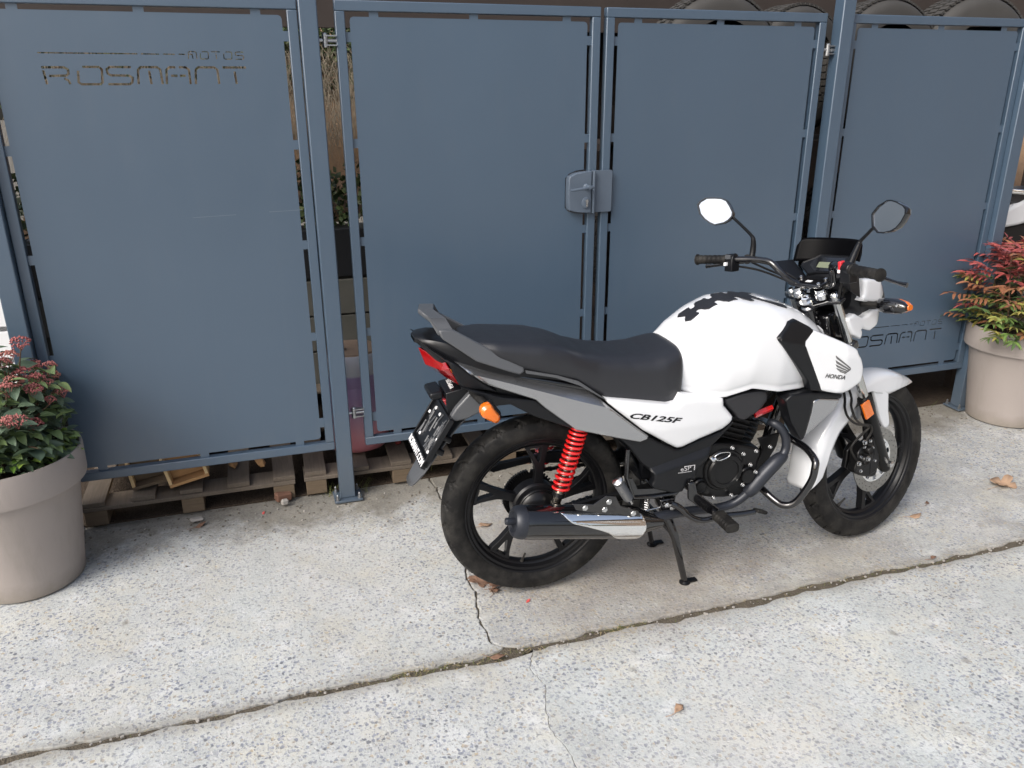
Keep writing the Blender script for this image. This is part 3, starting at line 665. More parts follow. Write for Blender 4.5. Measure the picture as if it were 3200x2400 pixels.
crate(-.425, .060, .122, .04, -.20, .15, .125, .24, 'light wooden crate with pale edges, right of the pair on the pallet', 'wood_fresh', 'wood_edge')
for (x, y, z, a, ln, lb_) in ((-.22, .30, .16, .5, .12, 'short light wood offcut lying behind the crates'), (-.11, .22, .17, -.6, .12, 'pointed light wood stake under the bottom rail')):
    mb = MB(); mb.add([(0, 0, 0), (.03, 0, 0), (.03, .02, .0), (0, .02, 0), (.028, .0, ln*.75), (.0, 0, ln*.75), (.028, .02, ln*.75), (0, .02, ln*.75), (.016, .01, ln)], [(0, 1, 2, 3), (0, 1, 4, 5), (1, 2, 6, 4), (2, 3, 7, 6), (3, 0, 5, 7), (5, 4, 8), (4, 6, 8), (6, 7, 8), (7, 5, 8)])
    o = build(mb, 'wood_offcut', 'wood_fresh', None, 0); o.location = (x, y, z-.03); o.rotation_euler = (PI*.55, a, .2); tag(o, lb_, 'wood offcut')
# brick rubble under pallet corner
for (x, y, z, s_, lb_) in ((-.01, .04, .012, (.065, .04, .035), 'broken brick chunk wedged under the pallet corner'), (-.006, .0, .01, (.03, .02, .025), 'small pale stone chip beside the broken brick'), (-.34, -.02, .008, (.05, .03, .012), 'dark wood splinter at the foot of the middle pallet block')):
    mb = MB(); mb.box((0, 0, s_[2]/2), s_); o = build(mb, 'rubble', 'brick_rubble' if s_[0] > .06 else 'grit', None, 0, bevel=.006, bseg=1); o.location = (x, y, z); o.rotation_euler = (0, .1, .3); tag(o, lb_, 'rubble')
# drum with pink liquid
dr = empty('plastic_drum', (.335, .30, .108)); tag(dr, 'translucent plastic drum part filled with pink liquid behind the post', 'drum')
nn = N('drum_plastic')
sx = nn.n('ShaderNodeSeparateXYZ'); nn.l(nn.co(), sx.inputs[0])
nn.set(col=nn.ramp(sx.outputs[2], [(0., (.55, .20, .22)), (.09, (.58, .26, .30)), (.20, (.40, .25, .38)), (.352, (.36, .26, .44)), (.36, (.55, .54, .56)), (1., (.55, .53, .52))]), rough=.35, sss=.25)
nn.b.inputs['Subsurface Radius'].default_value = (.02, .01, .01); MAT['drum_plastic'] = nn.m
simple('drum_lid', (.36, .25, .17), .8, var=.3, bump=.4)
mb = MB(); mb.lathe([(0, 0), (.105, 0), (.13, .012), (.139, .04), (.140, .30), (.138, .305), (.140, .31), (.139, .40), (.128, .435), (.118, .44)], (0, 0, 0), (0, 0, 1), 48, caps=False); build(mb, 'drum_body', 'drum_plastic', dr, 50)
mb = MB(); mb.lathe([(.1175, .438), (.112, .447), (.05, .449), (0, .45)], (0, 0, 0), (0, 0, 1), 40, caps=False); lid = build(mb, 'lid', 'drum_lid', dr, 40)
mb = MB(); mb.lathe([(0, 0), (.02, 0), (.02, .012), (0, .013)], (-.045, -.03, .4495), (0, 0, 1), 16); build(mb, 'screw_cap', 'drum_lid', dr, 40)
# red crate edge seen right of the drum
rdm = simple('red_plastic', (.16, .02, .02), .5)
mb = MB(); mb.bx(0, .025, 0, .25, 0, .40); mb.bx(.025, .2, .22, .25, 0, .40); o = build(mb, 'red_box', 'red_plastic', None, bevel=.004); o.location = (.49, .22, .11); tag(o, 'red plastic box beside the drum behind the gate leaf', 'box')

# right-hand building and left siding
hb = empty('beige_building', (6.2, 3.2, 0)); tag(hb, 'beige rendered building beyond the right end of the fence', 'building')
mb = MB(); mb.bx(-2.2, 5, 0, 4, 0, 2.05); build(mb, 'wall', 'plaster_beige', hb)
mb = MB(); mb.bx(-2.3, 5.1, -.15, 4.1, 2.055, 2.16); build(mb, 'coping', 'plaster_beige', hb)
lw = empty('white_siding_wall', (-2.4, .9, 0)); tag(lw, 'white slatted wall beyond the left end of the fence', 'wall')
mb = MB(); mb.bx(-2.6, 1.35, .03, .10, 0, 2.6); build(mb, 'wall_core', 'siding_grey', lw)
s0 = None
for i in range(9):
    if s0 is None: mb = MB(); mb.bx(-2.6, 1.35, 0, .028, 0, .125); s0 = build(mb, 'slat', 'siding_white', lw, bevel=.004); o = s0
    else: o = dup(s0)
    o.location = (0, 0, .02+i*.148)

fl2 = MB(); fl2.bx(-.95, 4.0, .07, 1.19, -.02, .008); fo = build(fl2, 'store_shade_floor', 'soil_and_shade', None, 0); tag(fo, kind='structure')  # sheet coloured dark to stand in for the shade behind the fence
# unseen house added on the right to darken the fence's reflections
rhb = empty('unseen_shade_house', (7.2, -6.5, 0)); tag(rhb, 'brown rendered house added out of view to darken the right of the fence', 'building')
simple('unseen_house_brown', (.16, .12, .09), .85, var=.15, bump=.3)
simple('unseen_house_glass', (.02, .025, .03), .08, coat=1)
mb = MB(); mb.bx(.02, 8, -6, 6, 0, 5.6); build(mb, 'wall', 'unseen_house_brown', rhb)
for y in (-4, -1, 2, 4.6):
    for z in (.9, 3.5): mb = MB(); mb.bx(-.02, .018, y-.5, y+.5, z, z+1.2); wf = build(mb, 'unseen_house_window', 'siding_white', rhb); mb = MB(); mb.bx(-.03, -.021, y-.44, y+.44, z+.06, z+1.14); build(mb, 'unseen_house_pane', 'unseen_house_glass', wf)
mb = MB(); mb.prism([(-.4, 5.605), (8.2, 5.605), (4, 7.4)], -6.3, 6.3); build(mb, 'roof', 'shed_dark', rhb)

# ================================================================= motorcycle
simple('bike_white', (.70, .715, .735), .22, 0, coat=1.0, bump=.0)
simple('bike_silver', (.44, .445, .455), .26, .9, coat=.4, bump=.03, bscale=900)
simple('plastic_black', (.0055, .006, .0075), .34, spec=.36, var=.15, bump=.05, bscale=700)
simple('plastic_grey', (.080, .084, .090), .30, var=.08, bump=.05, bscale=900)
simple('gloss_black', (.005, .005, .006), .10, coat=1.0)
simple('wheel_black', (.0055, .0055, .0065), .32, .0, spec=.30, var=.25)
simple('engine_black', (.0055, .0055, .006), .30, .1, spec=.35, var=.4, bump=.15, bscale=500)
n = N('rubber'); f = n.noise(14, 5, .7); n.set(col=n.mix(n.ramp(f, [(.42, 0.), (.72, .7)]), (.0085, .0082, .0082), (.048, .045, .040)), rough=.58, spec=.22); n.bump(n.noise(300, 3, .6), .08, .0006); MAT['rubber'] = n.m
simple('seat_vinyl', (.015, .016, .020), .40, spec=.6, var=.06, bump=.12, bscale=1400)
simple('spring_red', (.62, .012, .012), .22, coat=1.0)
simple('chrome', (.90, .90, .89), .05, 1.0)
simple('damper_rod', (.40, .36, .31), .25, 1.0)
simple('exhaust_grey', (.022, .025, .033), .40, .2, var=.2)
simple('disc_steel', (.36, .355, .34), .34, 1.0, var=.15)
simple('fork_chrome', (.60, .60, .58), .14, 1.0)
simple('amber_lens', (.70, .15, .004), .12, coat=1.0)
simple('red_lens', (.26, .003, .005), .10, coat=1.0)
simple('lcd', (.16, .18, .12), .25)
simple('mirror_glass', (.85, .86, .87), .015, 1.0)
simple('decal_black', (.01, .01, .012), .35)
simple('decal_grey', (.13, .13, .13), .45, .0)
simple('decal_white', (.8, .8, .8), .5)
simple('badge_grey', (.38, .38, .39), .5)
simple('cap_silver', (.58, .60, .63), .25, .7, coat=.5)
simple('pad_carbon', (.035, .035, .042), .32, coat=.3)
simple('red_switch', (.55, .02, .03), .4)
nn = N('pad_ribbed'); wv = nn.n('ShaderNodeTexWave'); wv.inputs['Scale'].default_value = 90; nn.l(nn.co(), wv.inputs['Vector']); nn.set(col=(.016, .016, .019), rough=.36, coat=.1); nn.bump(wv.outputs['Fac'], .5, .0008); MAT['pad_ribbed'] = nn.m

bike = empty('motorcycle', (0.77012, -0.83749, 0), -0.0227544)
tag(bike, 'white and black motorcycle on its centre stand, front wheel turned away, red shock springs', 'motorcycle')
B = bike
def tubep(name, pts, r, mat, parent=None, seg=12, steer=False, sm=0, **k):
    P = spline3(pts, sm) if sm else pts
    mb = MB(); mb.tube(P, r if not isinstance(r, (list, tuple)) else list(np.interp(np.linspace(0, 1, len(P)), np.linspace(0, 1, len(r)), r)), seg, **k); return build(mb, name, mat, parent or B, 40, steer=steer)
def lrod(name, a, c, r, mat, parent=None, seg=16, steer=False):
    mb = MB(); mb.tube([a, c], r, seg); return build(mb, name, mat, parent or B, 35, steer=steer)
def facets(name, V, F, mat, parent=None, solid=.004, bevel=.003, steer=False, smooth=30):
    mb = MB(); mb.add(V, F); return build(mb, name, mat, parent or B, smooth, solid=solid, bevel=bevel, steer=steer, bseg=3)
RW = .3201; FW = (1.28, 0, .3085); RWc = (0, 0, RW)

# ---- wheels
def tyre(R, hw, c, steer, K, parent, phase):
    prof = [(.2375, -.030), (.240, -.0345), (.246, -.0385), (.256, -hw*.96), (.268, -hw), (.280, -hw*.97), (.289, -hw*.90)]
    nT = 22; a0 = math.asin(.86)
    for k in range(nT+1):
        t = -1+2*k/nT; y = t*hw*.86; r = R-(R-.2945)*(abs(t)**2.1); prof.append((r, y))
    prof += [(r, -y) for r, y in prof[:7][::-1]]
    NT = 760; rows = []
    for i in range(NT):
        th = 2*PI*i/NT; row = []
        for j, (r, y) in enumerate(prof):
            u = abs(y)/(hw*.86); d = 0
            if 7 <= j <= 7+nT:
                sg = .5 if y > 0 else 0
                zz = (.55*u if u < .45 else .2475-.75*(u-.45)) if u < .8 else -.015+1.1*(u-.8)
                ph = (th*K/(2*PI)+zz+sg+phase) % 1.0; dd = abs(ph-.5)
                if .12 < u < .97 and dd < .06: d = .0062
                ph2 = (th*K/(2*PI)-zz*.9+sg+.42+phase) % 1.0
                if .50 < u < 1.01 and abs(ph2-.5) < .05: d = .0045
            rr_ = r-d; row.append((c[0]+rr_*math.cos(th), c[1]+y, c[2]+rr_*math.sin(th)))
        rows.append(row)
    rows.append(rows[0]); mb = MB(); mb.grid(rows); return build(mb, 'tyre', 'rubber', parent, 50, steer=steer)
def rim(c, steer, parent):
    pr = [(.2435, -.0320), (.2435, -.0350), (.2380, -.0355), (.2345, -.0335), (.2320, -.0290), (.2240, -.0275), (.2200, -.0220), (.2175, -.0170), (.2110, -.0140), (.2075, -.0090), (.2065, 0)]
    pr = pr+[(r, -y) for r, y in pr[:-1][::-1]]; mb = MB(); mb.lathe(pr, c, (0, 1, 0), 120, caps=False); return build(mb, 'rim', 'wheel_black', parent, 35, steer=steer)
def spokes(c, angs, steer, parent, ty=.013):
    out = [(.040, -.024), (.070, -.0155), (.110, -.0125), (.165, -.0125), (.209, -.0165), (.2095, .0), (.2085, .016), (.2065, .033), (.2015, .056), (.1960, .0600), (.1850, .0500), (.1700, .0400), (.1500, .0285), (.1250, .0175), (.090, .0135), (.070, .0155), (.040, .024)]
    hole = [(.153, .0060), (.1990, .0045), (.1995, .010), (.1965, .0400), (.1900, .0405), (.1740, .0270), (.1560, .0145)]
    for a in angs:
        a = math.radians(a); er = Vector((math.cos(a), 0, math.sin(a))); et = Vector((-math.sin(a), 0, math.cos(a)))
        me = plate_mesh([smooth_poly(out, 3), smooth_poly(hole, 3)], ty*2); ez = er.cross(et)
        M4 = Matrix(((er.x, et.x, ez.x, c[0]), (er.y, et.y, ez.y, c[1]), (er.z, et.z, ez.z, c[2]), (0, 0, 0, 1))); me.transform(M4)
        if steer: me.transform(Matrix.Translation(SORG) @ SROT.to_4x4() @ Matrix.Translation(-SORG))
        finish(me, 'wheel_black', 35); me.name = 'spoke'; o = bpy.data.objects.new('spoke', me); COL.objects.link(o); o.parent = parent
        x = o.modifiers.new('bev', 'BEVEL'); x.width = .0025; x.segments = 2; x.limit_method = 'ANGLE'; x.angle_limit = math.radians(50)
rwh = empty('rear_wheel'); rwh.parent = B; tyre(.3095, .0455, RWc, False, 26, rwh, 0); rim(RWc, False, rwh)
spokes(RWc, [83, 155, 227, 299, 11], False, rwh)
fwh = empty('front_wheel'); fwh.parent = B; tyre(.3085, .0410, FW, True, 30, fwh, .3); rim(FW, True, fwh)
spokes(FW, [-86, -158, 130, 58, -14], True, fwh)
mb = MB(); mb.lathe([(0, -.036), (.040, -.036), (.050, -.030), (.074, -.026), (.080, -.020), (.080, .020), (.070, .032), (.045, .040), (.03, .05), (0, .05)], RWc, (0, 1, 0), 48); build(mb, 'hub', 'wheel_black', rwh)
mb = MB(); mb.lathe([(.0, -.078), (.018, -.078), (.024, -.072), (.040, -.068), (.062, -.058), (.066, -.052), (.066, -.034), (0, -.034)], RWc, (0, 1, 0), 48); mb.lathe([(.068, -.050), (.070, -.048), (.070, -.040), (.068, -.037)], RWc, (0, 1, 0), 48, caps=False); build(mb, 'brake_drum', 'engine_black', rwh)
mb = MB(); mb.lathe([(0, -.052), (.028, -.052), (.032, -.045), (.044, -.030), (.044, .03), (.03, .05), (0, .05)], FW, (0, 1, 0), 40); build(mb, 'hub', 'wheel_black', fwh, steer=True)
for (wh, c, a, stt) in ((rwh, RWc, 257, False), (fwh, FW, -130, True)):
    a = math.radians(a); p = Vector((c[0]+.209*math.cos(a), -.012, c[2]+.209*math.sin(a))); q = p+Vector((-.035*math.cos(a), -.012, -.035*math.sin(a)))
    mb = MB(); mb.tube([p, p*.6+q*.4, q], [.0065, .0035, .0035], 10); build(mb, 'valve', 'rubber', wh, steer=stt)
# brake disc with drilled holes
ang = lambda n, r, ph=0: [(r*math.cos(2*PI*i/n+ph), r*math.sin(2*PI*i/n+ph)) for i in range(n)]
loops = [ang(96, .120), ang(72, .083)]
for rr2, nn2, ph in ((.112, 26, 0), (.1015, 26, .12), (.091, 26, .2)):
    for i in range(nn2):
        if rr2 < .095 and i % 2: continue
        a = 2*PI*i/nn2+ph; loops.append([(rr2*math.cos(a)+.0026*math.cos(t), rr2*math.sin(a)+.0026*math.sin(t)) for t in np.linspace(0, 2*PI, 9)[:-1]])
dM = Matrix.Translation((FW[0], -.056, FW[2])) @ Matrix.Rotation(PI/2, 4, 'X')
plate('brake_disc', loops, .0035, 'disc_steel', fwh, dM, steer=True)
l2 = [ang(72, .0835), ang(40, .040)]
for i in range(5):
    for k in range(2):
        a0_ = 2*PI*i/5+k*.62+.1; l2.append([(rr*math.cos(a0_+da+sh), rr*math.sin(a0_+da+sh)) for rr, da, sh in ((.055, 0, 0), (.076, .12, 0), (.077, .36, 0), (.068, .40, 0), (.058, .26, 0))])
plate('disc_carrier', l2, .003, 'chrome', fwh, dM @ Matrix.Translation((0, 0, -.001)), steer=True)

# ---- swingarm, chain, sprocket, chain guard
for s_ in (-1, 1):
    mb = MB(); mb.tube([(-.035, s_*.082, RW), (.05, s_*.082, RW+.002), (.30, s_*.075, .345), (.42, s_*.07, .36)], [.016, .019, .020, .020], 8, flat=.55); build(mb, 'swingarm', 'engine_black', B)
lrod('axle', (0, -.11, RW), (0, .11, RW), .010, 'steel_bright'); mb = MB(); mb.lathe([(0, 0), (.016, 0), (.016, .012), (.010, .014), (0, .014)], (0, -.098, RW), (0, -1, 0), 6); build(mb, 'axle_nut', 'steel_bright', B, 20)
K = 42; out = []
for i in range(K):
    a = 2*PI*i/K
    for f_, r_ in ((-.25, .082), (-.12, .089), (.12, .089), (.25, .082)): out.append((r_*math.cos(a+f_*2*PI/K), r_*math.sin(a+f_*2*PI/K)))
plate('sprocket', [out, ang(40, .052)], .006, 'engine_black', rwh, Matrix.Translation((0, .058, RW)) @ Matrix.Rotation(PI/2, 4, 'X'))
ch = MB(); cs = Vector((.50, 0, .37)); r1_, r2_ = .0865, .028; path = []
for k in range(60): a = math.radians(95+170*k/59); path.append((r1_*math.cos(a), RW+r1_*math.sin(a)))
a_ = path[-1]; e_ = (cs.x, cs.z-r2_); path += [(a_[0]+(e_[0]-a_[0])*t, a_[1]+(e_[1]-a_[1])*t-.006*math.sin(PI*t)) for t in np.linspace(0, 1, 42)[1:]]
path += [(cs.x+r2_*math.cos(math.radians(a)), cs.z+r2_*math.sin(math.radians(a))) for a in range(-80, 95, 15)]
a_ = path[-1]; e_ = path[0]; path += [(a_[0]+(e_[0]-a_[0])*t, a_[1]+(e_[1]-a_[1])*t) for t in np.linspace(0, 1, 42)[1:-1]]
for i in range(0, len(path)-1):
    p = Vector((path[i][0], .058, path[i][1])); q = Vector((path[i+1][0], .058, path[i+1][1])); d = q-p
    if d.length < 1e-5: continue
    w_ = .010 if i % 2 else .014; ch.box((p+q)/2, (d.length*.92, w_, .009 if i % 2 else .0115), Matrix.Rotation(-math.atan2(d.z, d.x), 3, 'Y'))
build(ch, 'chain', 'engine_black', B, 0)
mb = MB(); gp = [(-.14, .430), (-.10, .447), (.10, .462), (.28, .435), (.40, .42), (.40, .395), (.28, .40), (.20, .405), (.0, .432), (-.12, .415)]; mb.prism(gp, .064, .080); build(mb, 'chain_guard', 'plastic_black', B, bevel=.003)

# ---- shocks
shT = [(0.1044,0.617),(0.0367,0.3743)]
for s_ in (-1, 1):
    sh = empty('shock_absorber'); sh.parent = B
    a = Vector((shT[0][0]+.022, s_*.100, shT[0][1]+.05)); c = Vector((shT[1][0]+.004, s_*.100, shT[1][1]-.004)); d = (a-c); L = d.length; dn = d.normalized()
    mb = MB(); mb.tube([c+dn*.03, c+dn*L*.66], .0145, 16); build(mb, 'damper_rod', 'damper_rod', sh)
    mb = MB(); mb.tube([c+dn*L*.60, c+dn*L], .018, 16); build(mb, 'damper_body', 'engine_black', sh)
    mb = MB(); mb.tube([c-dn*.012, c+dn*.022], [.013, .015], 16); mb.lathe([(.014, -.012), (.014, .012)], c-dn*.01, (0, 1, 0), 20); mb.tube([c+dn*.022, c+dn*.036], .021, 20); build(mb, 'lower_mount', 'damper_rod', sh)
    mb = MB(); mb.tube([c+dn*(.020), c+dn*.034], .0215, 20); build(mb, 'spring_seat', 'engine_black', sh)
    P = []; u = dn.orthogonal().normalized(); v = dn.cross(u); nturn = 16.5; NS = 30; hh = .038; tot = int(nturn*NS)
    for i in range(tot+1):
        t = i/tot; pitch = 1+.0*t; f_ = t+.055*math.sin(PI*t)  # tighter towards the top
        h = hh+(L-hh-.005)*f_/1.0; P.append(c+dn*h+(u*math.cos(2*PI*i/NS)+v*math.sin(2*PI*i/NS))*.0250)
    mb = MB(); mb.tube(P, .0047, 8); build(mb, 'spring', 'spring_red', sh, 60)

# ---- muffler
mu = empty('muffler'); mu.parent = B
mA = Vector((-.118, -.160, .356)); mB_ = Vector((.362, -.150, .272)); md = (mB_-mA).normalized(); mL = (mB_-mA).length; RM = .052
mb = MB(); mb.lathe([(.050, .014), (RM, .020), (RM+.001, .05), (RM+.002, .30), (RM, .40), (.046, .425), (.034, mL*.93), (.020, mL+.02)], mA, md, 56, caps=False); build(mb, 'body', 'gloss_black', mu, 40)
mb = MB(); mb.lathe([(0, .004), (.030, .004), (.034, -.004), (.042, -.003), (.048, .004), (.051, .014), (.0525, .022), (.0525, .030), (.051, .031)], mA, md, 56, caps=False); build(mb, 'end_cap', 'exhaust_grey', mu, 40)
mb = MB(); mb.lathe([(.0115, .01), (.0115, -.024), (.0095, -.026), (.0082, -.024), (.0082, .03), (0, .03)], mA+Vector((0, 0, .002)), md, 28, caps=False); build(mb, 'tailpipe', 'exhaust_grey', mu, 40)
def my(x, z, R):
    # half-width of a cylinder of radius R about the muffler axis
    t = (x-mA.x)/(mB_.x-mA.x); cz = mA.z+(mB_.z-mA.z)*t; cy = -(mA.y+(mB_.y-mA.y)*t); dz = (z-cz)*.985; return cy+math.sqrt(max(.000004, R*R-dz*dz))
hs = [(-0.0039,0.4312),(0.0112,0.4299),(0.0266,0.4141),(0.0938,0.3817),(0.1671,0.367),(0.21,0.3529),(0.2749,0.34),(0.2944,0.3295),(0.3033,0.297),(0.2951,0.2699),(0.2796,0.2525),(0.2524,0.2527),(0.206,0.2636),(0.1699,0.297),(0.0952,0.332),(0.0534,0.3489),(0.022,0.3879),(0.0039,0.4123)]
hs = [(x, min(z, mA.z+(mB_.z-mA.z)*((x-mA.x)/(mB_.x-mA.x))+RM*.93)) for x, z in hs]
pan('heat_shield', smooth_poly(hs, 3), lambda x, z: my(x, z, RM+.007), 'chrome', mu, thick=.002, edge=.004, depth=.003, both=False, step=.008)
mb = MB(); br_ = [(0.0577,0.4094),(0.1252,0.396),(0.1661,0.4197),(0.198,0.412),(0.2155,0.3762),(0.2759,0.3498),(0.2879,0.3281),(0.2168,0.347),(0.1473,0.3606),(0.0685,0.386)]
mb.prism(br_, -.197, -.190); mbr = build(mb, 'bracket', 'gloss_black', mu, bevel=.001)
for q in [(0.0973,-0.198,0.3894),(0.259,-0.198,0.3445),(0.1752,-0.198,0.3978),(0.1619,-0.198,0.3735)]: bolt('bolt', (q[0], -.1975, q[2]), (0, -1, 0), .0078, .006, mbr)
# header pipe
hp = [(0.8008,-0.075,0.5363),(0.811,-0.09,0.5348),(0.8294,-0.105,0.5198),(0.8422,-0.115,0.4887),(0.8434,-0.12,0.4527),(0.8278,-0.125,0.4272),(0.8014,-0.128,0.4088),(0.758,-0.128,0.3658),(0.7249,-0.125,0.3238),(0.6935,-0.118,0.2881),(0.6566,-0.11,0.2656),(0.6045,-0.11,0.2608),(0.5361,-0.115,0.2678),(0.4509,-0.13,0.2788),(0.3807,-0.145,0.2834),(0.3285,-0.152,0.279)]
tubep('exhaust_pipe', hp, [.011, .0145, .0145, .0145, .0145, .015, .015, .015, .015, .015, .015, .015, .015, .0155, .018, .022], 'exhaust_grey', sm=5, seg=18)
tubep('pipe_cover', [tuple(Vector(hp[5])*.6+Vector(hp[4])*.4), hp[5], hp[6], hp[7], hp[8], tuple(Vector(hp[8])*.5+Vector(hp[9])*.5)], [.016, .021, .0242, .0245, .0245, .019], 'exhaust_grey', sm=5, seg=20)

# ---- engine
en = empty('engine'); en.parent = B
cz_ = [(0.5061,0.4939),(0.5548,0.5078),(0.6493,0.4912),(0.72,0.4734),(0.7525,0.4565),(0.7451,0.4067),(0.7502,0.3631),(0.7297,0.3097),(0.6693,0.2972),(0.5815,0.3066),(0.5112,0.3304),(0.4835,0.3601),(0.4824,0.4272)]
mb = MB(); mb.prism(smooth_poly(cz_, 2), -.115, .115); build(mb, 'crankcase', 'engine_black', en, bevel=.008, bseg=3)
ec = [(0.6155,-0.13,0.4065),(0.7018,-0.14,0.3763),(0.5313,-0.125,0.3604)]
def lay(c, prof, seg=56, nm='cover', mt='engine_black', par=None):
    mb = MB(); mb.lathe([(r, -c[1]-.130+h) if False else (r, h) for r, h in prof], (c[0], c[1], c[2]), (0, -1, 0), seg); return build(mb, nm, mt, par or en, 30)
lay((ec[0][0], -.110, ec[0][2]), [(.0, -.02), (.074, -.02), (.074, .008), (.070, .013), (.064, .014), (.063, .020), (.058, .026), (.045, .028), (.043, .024), (0, .0245)], nm='clutch_cover')
lay((ec[1][0], -.112, ec[1][2]), [(.0, -.01), (.031, -.01), (.031, .014), (.028, .018), (.026, .016), (.024, .024), (.0, .027)], nm='oil_cap')
lay((ec[2][0], -.112, ec[2][2]), [(.0, -.01), (.026, -.01), (.026, .010), (.022, .014), (.018, .012), (.016, .018), (0, .018)], nm='pivot_cover')
for q in [(0.6306,-0.13,0.4898),(0.721,-0.13,0.4664),(0.6707,-0.135,0.4651),(0.7206,-0.14,0.3953),(0.6764,-0.14,0.3545),(0.5802,-0.125,0.3137),(0.6472,-0.125,0.3128),(0.4877,-0.135,0.3899),(0.7866,-0.11,0.4644),(0.5643,-0.13,0.4555),(0.6977,-0.14,0.4247)]: bolt('bolt', q, (0, -1, 0), .0058, .010, en)
# small alloy fittings on the clutch cover
tubep('cable_lever', [(0.5478,-0.138,0.4717),(0.5552,-0.145,0.4615),(0.5652,-0.145,0.4663)], .006, 'chrome', en, 8)
mb = MB(); oo = [(0.5646,0.4691),(0.5844,0.4808),(0.6162,0.4785),(0.6155,0.4642),(0.5806,0.4546)]; pp = smooth_poly(oo, 4); mb.tube([(x, -.141, z) for x, z in pp], .0016, 6, closed=True); build(mb, 'cover_trim', 'chrome', en)
# cylinder with cooling fins
cyo = [(0.7196,0.0,0.4253),(0.7764,0.0,0.5263)]
c0 = Vector(cyo[0]); cyd = Vector((.34, 0, .94)).normalized(); c0 = Vector((.66, 0, .445)); px_ = Vector((cyd.z, 0, -cyd.x))
mb = MB()
for k in range(9):
    p = c0+cyd*(.018*k+.012); R3 = Matrix((px_, Vector((0, 1, 0)), cyd)).transposed(); wdt = .125+.006*math.sin(k*1.1); mb = MB(); mb.box(p, (wdt, .165, .0042), R3); build(mb, 'cooling_fin', 'engine_black', en, bevel=.0012)
mb = MB(); mb.box(c0+cyd*.08, (.092, .118, .17), R3); build(mb, 'cylinder', 'engine_black', en, bevel=.01)
mb = MB(); mb.box(c0+cyd*.195, (.12, .135, .055), R3); build(mb, 'cylinder_head', 'engine_black', en, bevel=.014, bseg=3)
mb = MB(); mb.box(c0+cyd*.20+px_*.02+Vector((0, -.075, 0)), (.03, .03, .03), R3); build(mb, 'spark_plug_cap', 'rubber', en, bevel=.008)
tubep('spark_lead', [(.76, -.09, .63), (.80, -.085, .67), (.86, -.04, .70)], .0035, 'rubber', en, 8, sm=4)
mb = MB(); mb.prism([(0.7712,0.4746),(0.8529,0.4855),(0.8474,0.4388),(0.8234,0.3941),(0.7915,0.3371),(0.7727,0.375),(0.7939,0.4329)], -.066, -.056); o = build(mb, 'engine_hanger', 'engine_black', en, bevel=.002); mirror(o)
# red taped connector
rc_ = [(0.7216,-0.105,0.583),(0.7879,-0.1,0.5988)]
tubep('red_connector', rc_, [.012, .011], 'spring_red', B, 4, flat=.6)
# ---- frame
fr_ = empty('frame'); fr_.parent = B
tubep('down_tube', [(.955, 0, .78), (.90, 0, .62), (.86, 0, .47), (.84, 0, .38), (.79, 0, .33)], .019, 'gloss_black', fr_, 14, sm=4)
tubep('spine', [(1.0, 0, .84), (.80, 0, .80), (.5, 0, .73), (.30, 0, .70)], .022, 'gloss_black', fr_, 12, sm=4)
lrod('steering_head', tuple(ST((.985, 0, .79))*1.0), tuple(ST((.945, 0, .895))), .030, 'gloss_black', fr_)
for s_ in (-1, 1):
    tubep('rear_tube', [(.40, s_*.085, .70), (.22, s_*.098, .72), (0, s_*.10, .775), (-.22, s_*.085, .83)], .013, 'gloss_black', fr_, 12, sm=4)
    tubep('seat_stay', [(.42, s_*.085, .39), (.30, s_*.09, .54), (.14, s_*.098, .72)], .013, 'gloss_black', fr_, 12, sm=4)
    tubep('pivot_plate', [(.43, s_*.09, .27), (.44, s_*.095, .36), (.42, s_*.09, .48), (.46, s_*.07, .66)], [.02, .026, .022, .018], 'gloss_black', fr_, 10, sm=4, flat=.5)
mb = MB(); mb.prism([(.39, .68), (.385, .45), (.40, .40), (.58, .55), (.66, .60), (.90, .68), (.93, .80), (.60, .74)], -.055, .055); build(mb, 'airbox', 'plastic_black', fr_, bevel=.01)
mb = MB(); rows = []
for a in range(-20, 85, 8):
    t = math.radians(a); r = .352; rows.append([(r*math.cos(t)+.0, y, RW+r*math.sin(t)*1.0) for y in (-.07, -.055, 0, .055, .07)])
rows = [[(p[0], p[1], p[2]-(.02 if abs(p[1]) > .06 else 0)) for p in r] for r in rows]
mb.grid(rows); build(mb, 'inner_mudguard', 'plastic_black', B, 40, solid=.004)
mb = MB(); mb.bx(.335, .40, -.07, .07, .38, .68); build(mb, 'battery_box', 'plastic_black', B, bevel=.012)
# dark block under the tail between the shocks
mb = MB(); mb.prism([(-.20, .76), (.34, .60), (.36, .72), (-.2, .84)], -.088, .088); build(mb, 'underseat_tray', 'plastic_black', B, bevel=.008)

